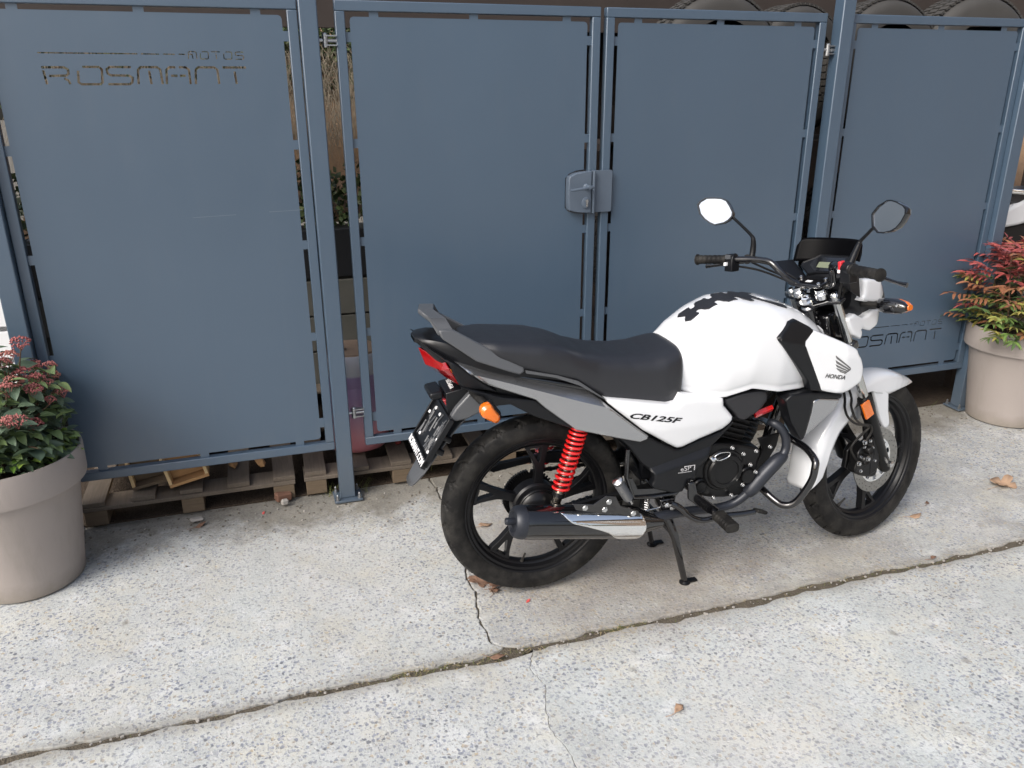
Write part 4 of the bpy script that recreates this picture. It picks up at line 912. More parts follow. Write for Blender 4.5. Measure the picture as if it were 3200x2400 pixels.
# ---- seat
st_top = [(-0.2339,0.9157),(-0.1684,0.9157),(-0.0163,0.8998),(0.0528,0.8838),(0.1141,0.8566),(0.1957,0.8351),(0.269,0.8255),(0.343,0.8263),(0.4323,0.8421)]
sx_ = [p[0] for p in st_top]; sz_ = [p[1] for p in st_top]
sb = [(-0.2669,0.9489),(-0.2021,0.8947),(-0.1436,0.8591),(-0.0749,0.8283),(-0.0135,0.8109),(0.0902,0.7776),(0.1229,0.7514),(0.1895,0.707),(0.3935,0.6703),(0.4249,0.6802)]
rows = []
for x in np.linspace(-.235, .447, 60):
    zt = float(np.interp(x, sx_+[.45], sz_+[.835])); zb = float(np.interp(x, [p[0] for p in sb], [p[1] for p in sb]))
    hw = float(np.interp(x, [-.235, -.21, -.15, -.02, .08, .16, .28, .38, .42, .44, .447], [.070, .098, .122, .134, .132, .122, .128, .136, .132, .124, .110]))
    zs = zt-float(np.interp(x, [-.235, 0, .1, .25, .447], [.008, .020, .030, .030, .045]))
    drop = float(np.interp(x, [.30, .40, .43, .447], [0, 0, .01, .05])); zt -= drop*0; 
    zb = min(zb, zs-.012)
    half = [(0, zt), (hw*.35, zt-.0006), (hw*.62, zt-.003), (hw*.82, zt-(zt-zs)*.30), (hw*.93, zt-(zt-zs)*.62), (hw*.99, zs-.006), (hw*1.02, zs*.6+zb*.4), (hw*1.0, zs*.25+zb*.75), (hw*.97, zb+.006), (hw*.93, zb)]
    rows.append([(float(x), -y, z) for y, z in half[::-1]]+[(float(x), y, z) for y, z in half[1:]])
mb = MB(); mb.grid(rows, caps=True); seat = build(mb, 'seat', 'seat_vinyl', B, 60, sub=1)

# ---- tank
tt = [(0.4283,0.8404),(0.4328,0.8446),(0.4707,0.8866),(0.5399,0.9305),(0.6106,0.9587),(0.6596,0.9628),(0.7353,0.9563),(0.8137,0.9391),(0.868,0.9188),(0.9254,0.8816),(0.9624,0.8454)]
tx = [p[0] for p in tt]; tz = [p[1] for p in tt]
tb = [(.39, .722), (.42, .712), (.507, .684), (.58, .678), (.67, .702), (.773, .678), (.891, .672), (1.0, .68)]
def t_top(x): return float(np.interp(x, tx, tz))
def t_hw(x): return float(np.interp(x, [.36, .42, .46, .52, .58, .66, .76, .86, .92, .965, .985], [.100, .112, .122, .142, .158, .170, .168, .146, .122, .092, .07]))
def t_mid(x): return float(np.interp(x, [.36, .5, .7, .9, .985], [.765, .785, .80, .80, .79]))
def tank_z(x, y):
    zt = t_top(x); hw = t_hw(x); zm = min(t_mid(x), zt-.02); q = min(abs(y)/hw, 1); n = 2.8
    return zm+(zt-zm)*(1-q**n)**(1/n)
rows = []
for x in np.concatenate([np.linspace(.436, .47, 5), np.linspace(.475, .93, 34), np.linspace(.94, .978, 6)]):
    x = float(x); zt = t_top(x); hw = t_hw(x); zm = min(t_mid(x), zt-.02); zb = float(np.interp(x, [p[0] for p in tb], [p[1] for p in tb])); n = 2.8; h = []
    for k in range(15):
        a = PI/2*k/14; h.append((hw*math.sin(a)**(2/n), zm+(zt-zm)*math.cos(a)**(2/n)))
    for f_ in (.25, .5, .72, .86, .94): h.append((hw*(1-.10*f_**2.2), zm+(zb+.012-zm)*f_))
    h += [(hw*.885, zb+.010), (hw*.905, zb+.002), (hw*.89, zb-.004), (hw*.80, zb-.002)]
    rows.append([(x, -y, z) for y, z in h[::-1]]+[(x, y, z) for y, z in h[1:]])
mb = MB(); mb.grid(rows, caps=True); tank = build(mb, 'fuel_tank', 'bike_white', B, 62)
mb = MB(); cx_ = .782; cz0 = tank_z(cx_, 0); n_ = Vector((.28, 0, 1)).normalized()
mb.lathe([(.045, -.006), (.045, .001), (.041, .004), (.03, .0045), (0, .005)], (cx_, 0, cz0), n_, 40, caps=False); build(mb, 'fuel_cap', 'cap_silver', tank, 40)
# tank pad: spine with notches, draped on the tank top
sp_ = []
rt_ = [(.500, .0), (.492, .012), (.486, .026), (.497, .041), (.508, .040), (.524, .037), (.529, .034), (.526, .019), (.530, .014), (.536, .014), (.541, .020), (.546, .034), (.556, .044), (.574, .040), (.586, .042), (.586, .024), (.590, .017), (.597, .017), (.602, .024), (.606, .040), (.618, .054), (.638, .048), (.652, .050), (.650, .031), (.654, .023), (.661, .023), (.666, .031), (.672, .050), (.690, .066), (.704, .062), (.700, .044), (.706, .037), (.714, .042), (.732, .062), (.775, .083), (.806, .090), (.812, .082), (.804, .066), (.770, .057), (.745, .049), (.731, .034), (.727, .0)]
pl = rt_+[(x, -y) for x, y in rt_[1:-1][::-1]]
ol = resample(pl, .004); pts = ol[:]; 
for x in np.arange(.48, .81, .008):
    for y in np.arange(-.084, .085, .008): pts.append((float(x), float(y)))
rv, re2, rf = delaunay_2d_cdt([Vector(p) for p in pts], [(i, (i+1) % len(ol)) for i in range(len(ol))], [], 0, 1e-7)[:3]
C_ = np.array([[sum(rv[i].x for i in f)/3, sum(rv[i].y for i in f)/3] for f in rf]); kp = _inpoly(C_, ol)
mb = MB(); mb.add([(v.x, v.y, tank_z(v.x, v.y)+.0018) for v in rv], [tuple(f) for f, k in zip(rf, kp) if k]); build(mb, 'tank_pad', 'pad_ribbed', tank, 60, solid=.0015)

# ---- shoulder strip (black) and shroud (white), both sides
def zline(p, q): return lambda x: p[1]+(q[1]-p[1])*(x-p[0])/(q[0]-p[0])
strip = [(0.7277,0.8626),(0.7363,0.8706),(0.7782,0.9043),(0.807,0.9076),(0.8551,0.8823),(0.871,0.8689),(0.831,0.8421),(0.8288,0.8334),(0.8381,0.8168),(0.9243,0.6624),(0.8752,0.674),(0.8616,0.7045),(0.734,0.851)]
zl = [(0.7282,0.8581),(0.8298,0.8333)]; f1 = zline(*zl)
pan('shoulder_strip', strip, lambda x, z: .178-.010*(.84-z)/.2-max(0, z-f1(x))*.50, 'plastic_black', B, thick=.03, edge=.007, step=.010, crease=zl)
shr = [(0.8144,0.8451),(0.8553,0.8764),(0.8666,0.8736),(1.0138,0.8073),(1.0318,0.7863),(1.0581,0.7374),(1.063,0.6946),(1.0518,0.6769),(0.9955,0.6522),(0.9116,0.6687),(0.9019,0.6885),(0.8199,0.8268)]
zl2 = [(0.8152,0.8361),(1.0353,0.7722)]; f2 = zline(*zl2)
pan('shroud', smooth_poly(shr, 3), lambda x, z: .192-.012*abs(x-.98)/.1-max(0, z-f2(x))*.45-max(0, f2(x)-z)*.10, 'bike_white', B, thick=.03, edge=.010, step=.010, crease=zl2)
# wing emblem and wordmark on the shroud
wg = [[(895,1088),(1088,1250),(1080,1262),(905,1130),(893,1105)], [(893,1150),(1075,1268),(1065,1280),(905,1192)], [(895,1205),(1055,1285),(1048,1296),(912,1240)], [(903,1252),(1040,1300),(1030,1308),(925,1282)], [(940,1290),(1020,1312),(990,1318),(950,1305)], [(1088,1255),(1088,1275),(1008,1330),(1000,1322),(1070,1272)]]
WG = [[(0.9366,0.7918),(1.0,0.7438),(0.9982,0.7409),(0.9412,0.7806),(0.9367,0.7875)],[(0.9386,0.7758),(0.997,0.7394),(0.9945,0.7366),(0.9438,0.7645)],[(0.9414,0.7614),(0.9918,0.7355),(0.9902,0.7328),(0.9479,0.7517)],[(0.9457,0.7488),(0.988,0.732),(0.9854,0.7302),(0.9534,0.7402)],[(0.9582,0.7377),(0.9826,0.7294),(0.9741,0.7288),(0.9617,0.7334)],[(1.0002,0.7425),(1.0011,0.7372),(0.9799,0.725),(0.9772,0.7274),(0.9957,0.7385)]]
def shy(x, z): return .192-.012*abs(x-.98)/.1-max(0, z-f2(x))*.45-max(0, f2(x)-z)*.10
drape('wing_emblem', WG, shy, .0012, 'decal_grey', B)
tw = [(0.9181,0.7275),(0.9892,0.7162)]; tc = ((tw[0][0]+tw[1][0])/2-.003, (tw[0][1]+tw[1][1])/2-.005)
place_text('wordmark', 'HONDA', .020, (tc[0], -(shy(*tc)+.0012), tc[1]), (tw[1][0]-tw[0][0], 0, tw[1][1]-tw[0][1]), (0, 0, 1), 'decal_grey', B, sx=.95, shear=.15, bold=.03); drape_text(bpy.data.objects[-1] if False else COL.objects[-1], shy, .0014)

# ---- side cover (white) with model lettering
sc = [(0.1785,0.7119),(0.1949,0.7101),(0.3828,0.6772),(0.4081,0.68),(0.4199,0.7062)]+[(0.5067,0.6842),(0.575,0.6724)]+[(0.5757,0.6511),(0.6127,0.6094),(0.6154,0.5952),(0.6053,0.5805),(0.582,0.5647),(0.502,0.5418),(0.4409,0.5199),(0.4227,0.5204),(0.3892,0.5407),(0.2991,0.6005),(0.2191,0.6682),(0.1879,0.6962)]
def scy(x, z): return .150+.012*math.cos((x-.40)*7)-max(0, .60-z)*.16+max(0, z-.68)*-.3
pan('side_cover', smooth_poly(sc, 2, sharp=range(len(sc))), scy, 'bike_white', B, thick=.025, edge=.014, step=.011)
cbp = [(0.2402,0.6563),(0.4168,0.6196)]; cc = ((cbp[0][0]+cbp[1][0])/2, (cbp[0][1]+cbp[1][1])/2); W_ = math.dist(*cbp)
o = place_text('model_lettering', 'CB125F', .044, (cc[0], -(scy(*cc)+.0012), cc[1]+.003), (cbp[1][0]-cbp[0][0], 0, cbp[1][1]-cbp[0][1]), (0, 0, 1), 'decal_black', B, shear=.35, sx=.86, bold=.028); wd0 = max(v.co.x for v in o.data.vertices)-min(v.co.x for v in o.data.vertices)
# squash the lettering's height to the wide, low look
M_ = frame_M((cc[0], -(scy(*cc)+.0012), cc[1]+.003), (cbp[1][0]-cbp[0][0], 0, cbp[1][1]-cbp[0][1]), (0, 0, 1)); o.data.transform(M_.inverted()); o.data.transform(Matrix.Diagonal((W_/wd0, .55, 1, 1))); o.data.transform(M_); drape_text(o, scy, .0014)
# ---- black centre cover
ccv = [(0.2122,0.5792),(0.3168,0.5774),(0.3704,0.5409),(0.4287,0.5091),(0.4491,0.5072),(0.5087,0.5286),(0.5893,0.5504),(0.6257,0.5819),(0.6325,0.5851),(0.6291,0.5695),(0.5455,0.4852),(0.5351,0.462),(0.5001,0.4341),(0.5011,0.3966),(0.478,0.4),(0.4562,0.3616),(0.4232,0.36),(0.352,0.3879),(0.3441,0.3994),(0.3521,0.4186),(0.3496,0.4394),(0.3107,0.4773),(0.2683,0.5348),(0.2399,0.562)]
zl3 = [(0.3478,0.4559),(0.5116,0.4939)]; f3 = zline(*zl3)
def ccy(x, z):
    d = f3(x)-z
    return .128+(.018*min(1, max(0, d)/.018) if x > .30 else .018*min(1, max(0, d)/.018)*max(0, (x-.27)/.03))
pan('centre_cover', ccv, ccy, 'plastic_black', B, thick=.02, edge=.008, step=.009, crease=zl3)
ep = [(0.4304,-0.15,0.4487),(0.4878,-0.15,0.4426)]; ecn = ((ep[0][0]+ep[1][0])/2, -.1478, (ep[0][2]+ep[1][2])/2)
place_text('engine_badge', 'eSP', .022, ecn, (1, 0, .06), (0, 0, 1), 'badge_grey', B, sx=1.2, bold=.0)
mb = MB(); rr3 = [(ecn[0]+.027*c_-.0, ecn[2]-.001+.0105*d_) for c_, d_ in ((-.2, 1), (1.2, 1), (1.2, -.75), (1.1, -.75), (1.1, .8), (-.2, .8))]; mb.prism(rr3, ecn[1]-.0003, ecn[1]+.0015); mb.bx(ecn[0]-.026, ecn[0]+.022, ecn[1]-.0003, ecn[1]+.0015, ecn[2]-.0125, ecn[2]-.0112); build(mb, 'badge_frame', 'badge_grey', B, 0)

# ---- tail: black cowl, silver side panels
rows = []
for (x, w0, zt, zb) in ((-.372, .030, .924, .912), (-.355, .055, .928, .895), (-.32, .080, .926, .860), (-.27, .098, .915, .825), (-.20, .108, .893, .785), (-.10, .110, .858, .748), (.05, .108, .815, .690), (.20, .104, .74, .632)):
    h = [(0, zt), (w0*.7, zt-.001), (w0*.93, zt-.006), (w0, zt-.016), (w0*.98, (zt+zb)/2), (w0*.85, zb+.004), (w0*.7, zb), (0, zb)]
    rows.append([(x, -y, z) for y, z in h]+[(x, y, z) for y, z in h[1:-1][::-1]])
mb = MB(); mb.grid(rows, closed=True, caps=True); build(mb, 'tail_cowl', 'plastic_black', B, 40, bevel=0)
tc1 = [(-0.368,0.9226),(-0.2946,0.8726),(-0.2681,0.8581),(-0.2333,0.8286),(-0.1831,0.7883),(-0.149,0.7624),(-0.1834,0.7697),(-0.2555,0.7821),(-0.2635,0.797),(-0.2908,0.8603)]
pan('tail_side', tc1, lambda x, z: .112-max(0, -.28-x)*.45, 'plastic_black', B, thick=.02, edge=.006, step=.01)
ts = [(-0.2712,0.8608),(-0.2172,0.8494),(-0.0718,0.8083),(0.0351,0.7733),(0.0967,0.7598),(0.1319,0.7376),(0.1922,0.6842),(0.2744,0.6146),(0.3267,0.5729),(0.3213,0.5632),(0.2971,0.5555),(0.218,0.5795),(0.0839,0.6235),(0.0463,0.6546),(-0.009,0.7006),(-0.0406,0.7317),(-0.1844,0.7911),(-0.2345,0.8304)]
zl4 = [(-0.2511,0.8365),(0.1282,0.7065)]; f4 = zline(*zl4)
pan('tail_panel', ts, lambda x, z: .128-max(0, z-f4(x))*1.5-max(0, f4(x)-z)*.08+.022*min(1, max(0, (x+.15)/.25)), 'bike_silver', B, thick=.02, edge=.006, step=.010, crease=zl4)
lo_ = [(-0.2625,0.7929),(-0.139,0.746),(-0.0373,0.7254),(0.0128,0.6827),(0.0877,0.6218),(0.0784,0.6201),(-0.037,0.6724),(-0.1129,0.7204),(-0.1742,0.7207),(-0.1996,0.7528)]
pan('tail_under', lo_, .118, 'plastic_black', B, thick=.03, edge=.004, step=.012)
# brown-tinted gap trim under the seat
mb = MB(); q = [(-0.0709,0.8246),(0.0257,0.7999),(0.0941,0.7738),(0.1795,0.7091),(0.1941,0.6971),(0.099,0.7596),(0.0213,0.7928),(-0.0683,0.8155)]; mb.prism(q, -.127, -.119); o = build(mb, 'seat_trim', 'plastic_grey', B, 0); mirror(o)
# tail light
TL = [(-0.3483,0.0,0.8829),(-0.2857,-0.075,0.8556),(-0.2826,-0.098,0.8454),(-0.2494,-0.08,0.7867),(-0.2547,0.0,0.7695),(-0.3296,0.0,0.8293),(-0.2998,-0.075,0.8352)]
Vt = [Vector(p) for p in TL]; Vm = [Vector((p.x, -p.y, p.z)) for p in Vt]
mb = MB(); mb.add([Vt[0], Vt[1], Vt[6], Vt[5]], [(0, 1, 2, 3)]); mb.add([Vt[1], Vt[2], Vt[6]], [(0, 1, 2)]); mb.add([Vt[5], Vt[6], Vt[3], Vt[4]], [(0, 1, 2, 3)]); mb.add([Vt[6], Vt[2], Vt[3]], [(0, 1, 2)])
for tri in list(mb.f): pass
V0 = list(mb.v); F0 = list(mb.f); mb.add([(p[0], -p[1], p[2]) for p in V0], F0)
mb.v = [(p[0]-.007, p[1]*1.06, p[2]) for p in mb.v]; build(mb, 'tail_light', 'red_lens', B, 30, solid=.004, bevel=.0015)
# ---- grab rail
ga = [(-0.3161,-0.105,0.9578),(-0.3018,-0.105,0.9595),(-0.274,-0.108,0.9563),(-0.0734,-0.125,0.8331),(-0.0734,-0.128,0.8209),(-0.0879,-0.13,0.8133),(-0.1233,-0.133,0.8277),(-0.2152,-0.13,0.8662),(-0.3082,-0.112,0.9358)]
for s_ in (1, -1):
    ins = [(-.0, 0, .0)]
    V1 = [Vector((p[0], p[1]*s_, p[2])) for p in ga]; n1 = len(V1); V2 = [Vector((p.x, p.y+.022*s_, p.z)) for p in V1]
    mb = MB(); mb.add(V1+V2, [tuple(range(n1)), tuple(range(n1, 2*n1))[::-1]]+[(i, (i+1) % n1, (i+1) % n1+n1, i+n1) for i in range(n1)]); build(mb, 'grab_rail', 'plastic_grey', B, 30, bevel=.005, bseg=3)
gb = [(-0.3352,-0.085,0.9909),(-0.2893,-0.085,0.9875),(-0.2702,-0.1,0.9529),(-0.3164,-0.1,0.9552)]
q = [Vector(p) for p in gb]; m_ = [Vector((p.x, -p.y, p.z)) for p in q]; dz = Vector((0, 0, -.014))
mid_ = [Vector((p.x-.018, 0, p.z+.006)) for p in (q[0], q[1])]
mb = MB(); 
for A_, B_ in ((q, 1), (m_, -1)): mb.add(A_+[p+dz for p in A_], [(0, 1, 2, 3), (7, 6, 5, 4), (0, 4, 5, 1), (1, 5, 6, 2), (2, 6, 7, 3), (3, 7, 4, 0)])
mb.add([q[0], q[1], mid_[1], mid_[0]]+[p+dz for p in (q[0], q[1], mid_[1], mid_[0])], [(0, 1, 2, 3), (7, 6, 5, 4), (0, 4, 5, 1), (1, 5, 6, 2), (2, 6, 7, 3), (3, 7, 4, 0)])
mb.add([m_[0], m_[1], mid_[1], mid_[0]]+[p+dz for p in (m_[0], m_[1], mid_[1], mid_[0])], [(0, 1, 2, 3), (7, 6, 5, 4), (0, 4, 5, 1), (1, 5, 6, 2), (2, 6, 7, 3), (3, 7, 4, 0)])
build(mb, 'grab_rail_bridge', 'plastic_grey', B, 30, bevel=.003)

# ---- rear mudguard, number plate holder, tail housing
rf_ = [(-.150, .735), (-.195, .715), (-.2283, .6717), (-.2642, .6464), (-.310, .590), (-.3596, .5234), (-.385, .485), (-.413, .448)]
ws2 = [.07, .07, .066, .064, .062, .060, .057, .040]
rows = []
for (x, z), w0 in zip(rf_, ws2):
    nrm = Vector((-.62, 0, -.5)); rows.append([(x+dx, y*w0, z+dzz) for y, dx, dzz in ((-1, .012, .010), (-.97, .0, .0), (-.8, -.005, -.005), (0, -.010, -.008), (.8, -.005, -.005), (.97, 0, 0), (1, .012, .010))])
rows = [[(p[0]+.012, p[1], p[2]+.012) for p in r] for r in rows]
mb = MB(); mb.grid(rows); build(mb, 'rear_mudguard', 'plastic_grey', B, 50, solid=.004, sub=1)
pe = Vector((-.2927, 0, .6833)); pf = Vector((-.3752, 0, .5511)); pd = (pf-pe).normalized(); pn = Vector((-pd.z, 0, pd.x)); pn = pn if pn.x < 0 else -pn; pw = .103; pL = (pf-pe).length
ph_ = empty('number_plate_holder'); ph_.parent = B
def pbox(u0, u1, y0, y1, h0, h1, nm, mat, par, bev=.0015):
    V = [pe+pd*u+Vector((0, y, 0))+pn*h for u in (u0, u1) for y in (y0, y1) for h in (h0, h1)]; mb = MB(); mb.add(V, [(0, 1, 3, 2), (4, 6, 7, 5), (0, 4, 5, 1), (2, 3, 7, 6), (0, 2, 6, 4), (1, 5, 7, 3)]); return build(mb, nm, mat, par, 30, bevel=bev)
pbox(-.004, pL-.012, -pw+.004, pw-.004, -.012, -.004, 'back_plate', 'plastic_black', ph_)
for (a, c, y0, y1, nm) in ((-.006, pL, -pw-.004, -pw+.003, 'rail'), (-.006, pL, pw-.003, pw+.004, 'rail'), (-.008, -.002, -pw+.0035, pw-.0035, 'rail')): pbox(a, c, y0, y1, -.012, .006, nm, 'plastic_black', ph_)
fl_ = pbox(pL-.022, pL+.008, -pw-.004, pw+.004, -.008, .0065, 'bottom_frame', 'plastic_black', ph_)
# raised ribs of the empty plate backing
rgp = random.Random(5)
for k in range(34):
    u0 = rgp.uniform(.004, .10); ln = rgp.uniform(.02, .05); y0 = rgp.uniform(-.09, .09); sl = rgp.choice([0, 0, .45, -.45])
    a = pe+pd*u0+Vector((0, y0, 0)); c = pe+pd*min(u0+ln, pL-.03)+Vector((0, max(-.095, min(.095, y0+sl*ln)), 0)); mb = MB(); mb.tube([a-pn*.003, c-pn*.003], .0030, 4); build(mb, 'rib', 'plastic_grey', ph_, 0)
for (u, y) in ((.018, .055), (.018, .0), (.07, -.085), (.115, .07), (.12, -.07), (.045, .09)): bolt('clip', tuple(pe+pd*u+Vector((0, y, 0))-pn*.003), tuple(pn), .0050, .004, ph_, 'decal_white')
place_text('dealer_name', 'ROSMANT.COM', .030, tuple(pe+pd*(pL-.006)+pn*.0075), (0, -1, 0), tuple(-pd), 'decal_white', ph_, sx=.98, spacing=1.0)
for (u, y) in ((.06, -.07), (.105, -.07)):
    a = pe+pd*u+Vector((0, y, 0)); lrod('spacer', tuple(a-pn*.012), tuple(a-pn*.045), .010, 'plastic_black', ph_)
# housing with maker's name and plate lamp
hv = [(-0.2914,0.05,0.751),(-0.2434,0.05,0.7571),(-0.214,-0.062,0.7568),(-0.2959,-0.058,0.7615),(-0.2636,-0.062,0.7208),(-0.2969,-0.058,0.7328)]
V = [Vector(p) for p in hv]; 
th_ = empty('tail_housing'); th_.parent = B
mb = MB(); prf = [(-.292, .754), (-.200, .772), (-.165, .745), (-.235, .700), (-.262, .668), (-.290, .690)]
mb.prism(prf, -.058, .058); build(mb, 'housing_body', 'plastic_black', th_, bevel=.003)
mb = MB(); mb.prism([(-.335, .752), (-.298, .757), (-.296, .732), (-.325, .728), (-.338, .738)], -.045, .052); build(mb, 'plate_lamp_cover', 'plastic_black', th_, bevel=.006, bseg=3)
mb = MB(); mb.prism([(-.300, .731), (-.274, .735), (-.268, .685), (-.280, .690)], -.052, .052); build(mb, 'rear_reflector', 'red_lens', th_, bevel=.003)
place_text('maker_name', 'HONDA', .018, (-.268, .0, .7606), (-.05, -1, 0), (1, 0, .18), 'decal_white', th_, sx=1.15)
arm = [(-0.2067,0.7596),(-0.2009,0.7553),(-0.2139,0.7447),(-0.2717,0.7017),(-0.2862,0.6803),(-0.2908,0.6833),(-0.2761,0.7107),(-0.243,0.7407),(-0.2194,0.7598)]; mb = MB()
fd = [(-0.2176,0.7603),(-0.1782,0.7535),(-0.1549,0.7388),(-0.1364,0.7049),(-0.1603,0.688),(-0.1957,0.6885),(-0.2312,0.6744),(-0.2662,0.6688),(-0.2867,0.6799),(-0.2673,0.7104)]
mb = MB(); mb.prism(fd, -.078, .078); build(mb, 'mudguard_root', 'plastic_grey', B, 30, bevel=.006, bseg=3)

# ---- indicators
def indicator(name_pts, stalk, parent, steer, flip):
    pass
ind = [(-0.2244,0.7486),(-0.2164,0.7616),(-0.2008,0.7667),(-0.1908,0.7632),(-0.1765,0.7406),(-0.1665,0.7278),(-0.1667,0.7113),(-0.1792,0.7046),(-0.1926,0.7121),(-0.2192,0.7294)]
for s_ in (-1, 1):
    rI = empty('rear_indicator'); rI.parent = B
    lrod('stalk', (-.215, s_*.07, .755), (-.192, s_*.165, .738), .012, 'rubber', rI)
    c_ = Vector((np.mean([p[0] for p in ind]), 0, np.mean([p[1] for p in ind])))
    # body: lens faces rearwards; seen from the side it is as deep as it is long
    mb = MB(); rows = []
    for f_, dx in ((.35, .050), (.75, .042), (.97, .022), (1.03, .004)): rows.append([(c_.x+(x-c_.x)*f_*.8+dx+.004, s_*(.185+(.0)), 0) for x, z in ind])
    # loft across y: inner cap to outer tip
    def ring(fx, fz, y, dx=0): return [(c_.x+(x-c_.x)*fx+dx, s_*y, c_.z+(z-c_.z)*fz) for x, z in smooth_poly(ind, 2)]
    mb = MB(); mb.grid([ring(.35, .45, .158, .012), ring(.85, .85, .163, .008), ring(1.0, 1.0, .175, .006), ring(1.0, 1.0, .190, .004), ring(.8, .8, .200, .004)], closed=True, caps=True); build(mb, 'shell', 'plastic_black', rI, 45)
    mb = MB(); mb.grid([ring(.97, .97, .186, -.002), ring(.99, .99, .197, -.003), ring(.93, .93, .208, -.003), ring(.7, .7, .215, -.003), ring(.3, .3, .217, -.003)], closed=True, caps=True); build(mb, 'lens', 'amber_lens', rI, 24)
# ---- stand, pegs, pedal
cs_ = empty('centre_stand'); cs_.parent = B
for s_ in (-1, 1):
    mb = MB(); mb.tube([(.425, s_*.075, .275), (.437, s_*.095, .235), (.455, s_*.118, .18), (.478, s_*.122, .09), (.498, s_*.126, .012)], [.017, .019, .015, .0125, .012], 12, flat=.75); build(mb, 'leg', 'gloss_black', cs_)
    mb = MB(); mb.lathe([(.019, 0), (.019, .004), (.012, .010), (0, .010)], (.500, s_*.127, .0), (0, 0, 1), 20); mb.box((.520, s_*.127, .006), (.045, .02, .006)); build(mb, 'foot', 'engine_black', cs_)
lrod('cross_tube', (.45, -.115, .195), (.45, .115, .195), .012, 'gloss_black', cs_)
tubep('crossbar', [(.44, -.10, .30), (.44, .10, .30)], .014, 'gloss_black', cs_)
for s_ in (-1, 1):
    fp = empty('footpeg'); fp.parent = B
    mb = MB(); mb.prism([(.465, .40), (.49, .40), (.50, .36), (.585, .290), (.580, .262), (.545, .278), (.47, .34)], s_*.150, s_*.162); build(mb, 'bracket', 'gloss_black', fp, bevel=.003)
    lrod('hanger', (.568, s_*.150, .276), (.572, s_*.180, .277), .011, 'gloss_black', fp)
    mb = MB(); rows = []
    for k, y in enumerate(np.linspace(.175, .272, 22)):
        g = 1.0 if k % 3 else .90; e = .8 if k in (0, 21) else 1
        rows.append([(.573+.0235*g*e*math.copysign(abs(math.cos(a))**.6, math.cos(a)), s_*float(y), .277+.0165*g*e*math.copysign(abs(math.sin(a))**.6, math.sin(a))) for a in np.linspace(0, 2*PI, 17)[:-1]])
    mb.grid(rows, closed=True, caps=True); build(mb, 'rubber', 'rubber', fp, 40)
bp2 = [(0.4141,-0.15,0.3292),(0.442,-0.158,0.3143),(0.4768,-0.16,0.28),(0.5109,-0.162,0.2605),(0.5434,-0.165,0.2568),(0.5994,-0.17,0.2653),(0.6611,-0.175,0.2644),(0.7111,-0.178,0.2666)]
ped = tubep('brake_pedal', bp2, [.011, .0105, .0100, .010, .010, .010, .0095, .009], 'gloss_black', sm=5)
pp_ = [(0.7295,-0.18,0.2668)][0]
mb = MB(); mb.box(pp_, (.042, .030, .012), Matrix.Rotation(.35, 3, 'Y') @ Matrix.Rotation(-.2, 3, 'X')); build(mb, 'pedal_pad', 'rubber', ped, bevel=.004)
for s_ in (-1, 1):
    pg = empty('passenger_peg'); pg.parent = B
    a = Vector((.266, s_*.160, .364)); c = Vector((.2033, s_*.192, .461)); d = c-a; mb = MB(); P = []; R_ = []
    for k in range(45): P.append(a+d*(.18+.82*k/44)); R_.append(.0165 if (k % 3) or k > 41 else .0135)
    mb.tube(P, R_, 20); build(mb, 'rubber', 'plastic_grey', pg, 30)
    mb = MB(); mb.lathe([(.0, 0), (.0165, 0), (.0165, .004), (.013, .006), (0, .006)], c, d, 24); build(mb, 'end_cap', 'steel_bright', pg)
    mb = MB(); mb.tube([a-d*.05, a+d*.2], .008, 8); build(mb, 'pivot', 'steel_bright', pg)
    st4 = [(.2627, .5316), (.2615, .4361), (.2893, .3583), (.36, .352), (.4404, .3515), (.4784, .3958)]
    o = tubep('stay', [(x, s_*.128, z) for x, z in st4], .0075, 'gloss_black', pg, 10)
    mb = MB(); mb.prism([(.268, .43), (.285, .425), (.305, .385), (.43, .372), (.44, .352), (.289, .358)], s_*.118, s_*.126); build(mb, 'stay_plate', 'gloss_black', pg, 0)
lrod('brake_rod', (.05, -.098, .265), (.42, -.12, .305), .003, 'steel_bright'); bolt('rod_adjuster', (.045, -.098, .265), (-1, 0, 0), .007, .02, B)
# fittings between muffler and stand
for q in [(0.4038,-0.135,0.321),(0.4232,-0.135,0.3086)]: mb = MB(); mb.lathe([(.009, 0), (.009, .010), (.005, .012), (.005, .004)], q, (0, -1, 0), 16); build(mb, 'spring_post', 'steel_bright', B, 30)
mb = MB(); mb.prism([(.385, .335), (.44, .335), (.44, .27), (.42, .262), (.39, .30)], -.130, -.08); build(mb, 'stand_bracket', 'gloss_black', B, bevel=.004)
mb = MB(); P = [Vector((.352+.010*math.cos(k*.9), -.10+.010*math.sin(k*.9), .335-k*.0012)) for k in range(60)]; mb.tube(P, .0018, 5); build(mb, 'stand_spring', 'steel_bright', B, 0)

# ---- crash bar
cb_ = [(.885, -.02, .475), (.8965, -.06, .4614), (.922, -.12, .445), (.9200, -.175, .4262), (.9142, -.190, .4044), (.905, -.190, .3524), (.8735, -.172, .2766), (.845, -.15, .2545), (.825, -.115, .262), (.79, -.05, .300)]
o = tubep('crash_bar', cb_, .0125, 'gloss_black', sm=6, seg=16); mirror(o)

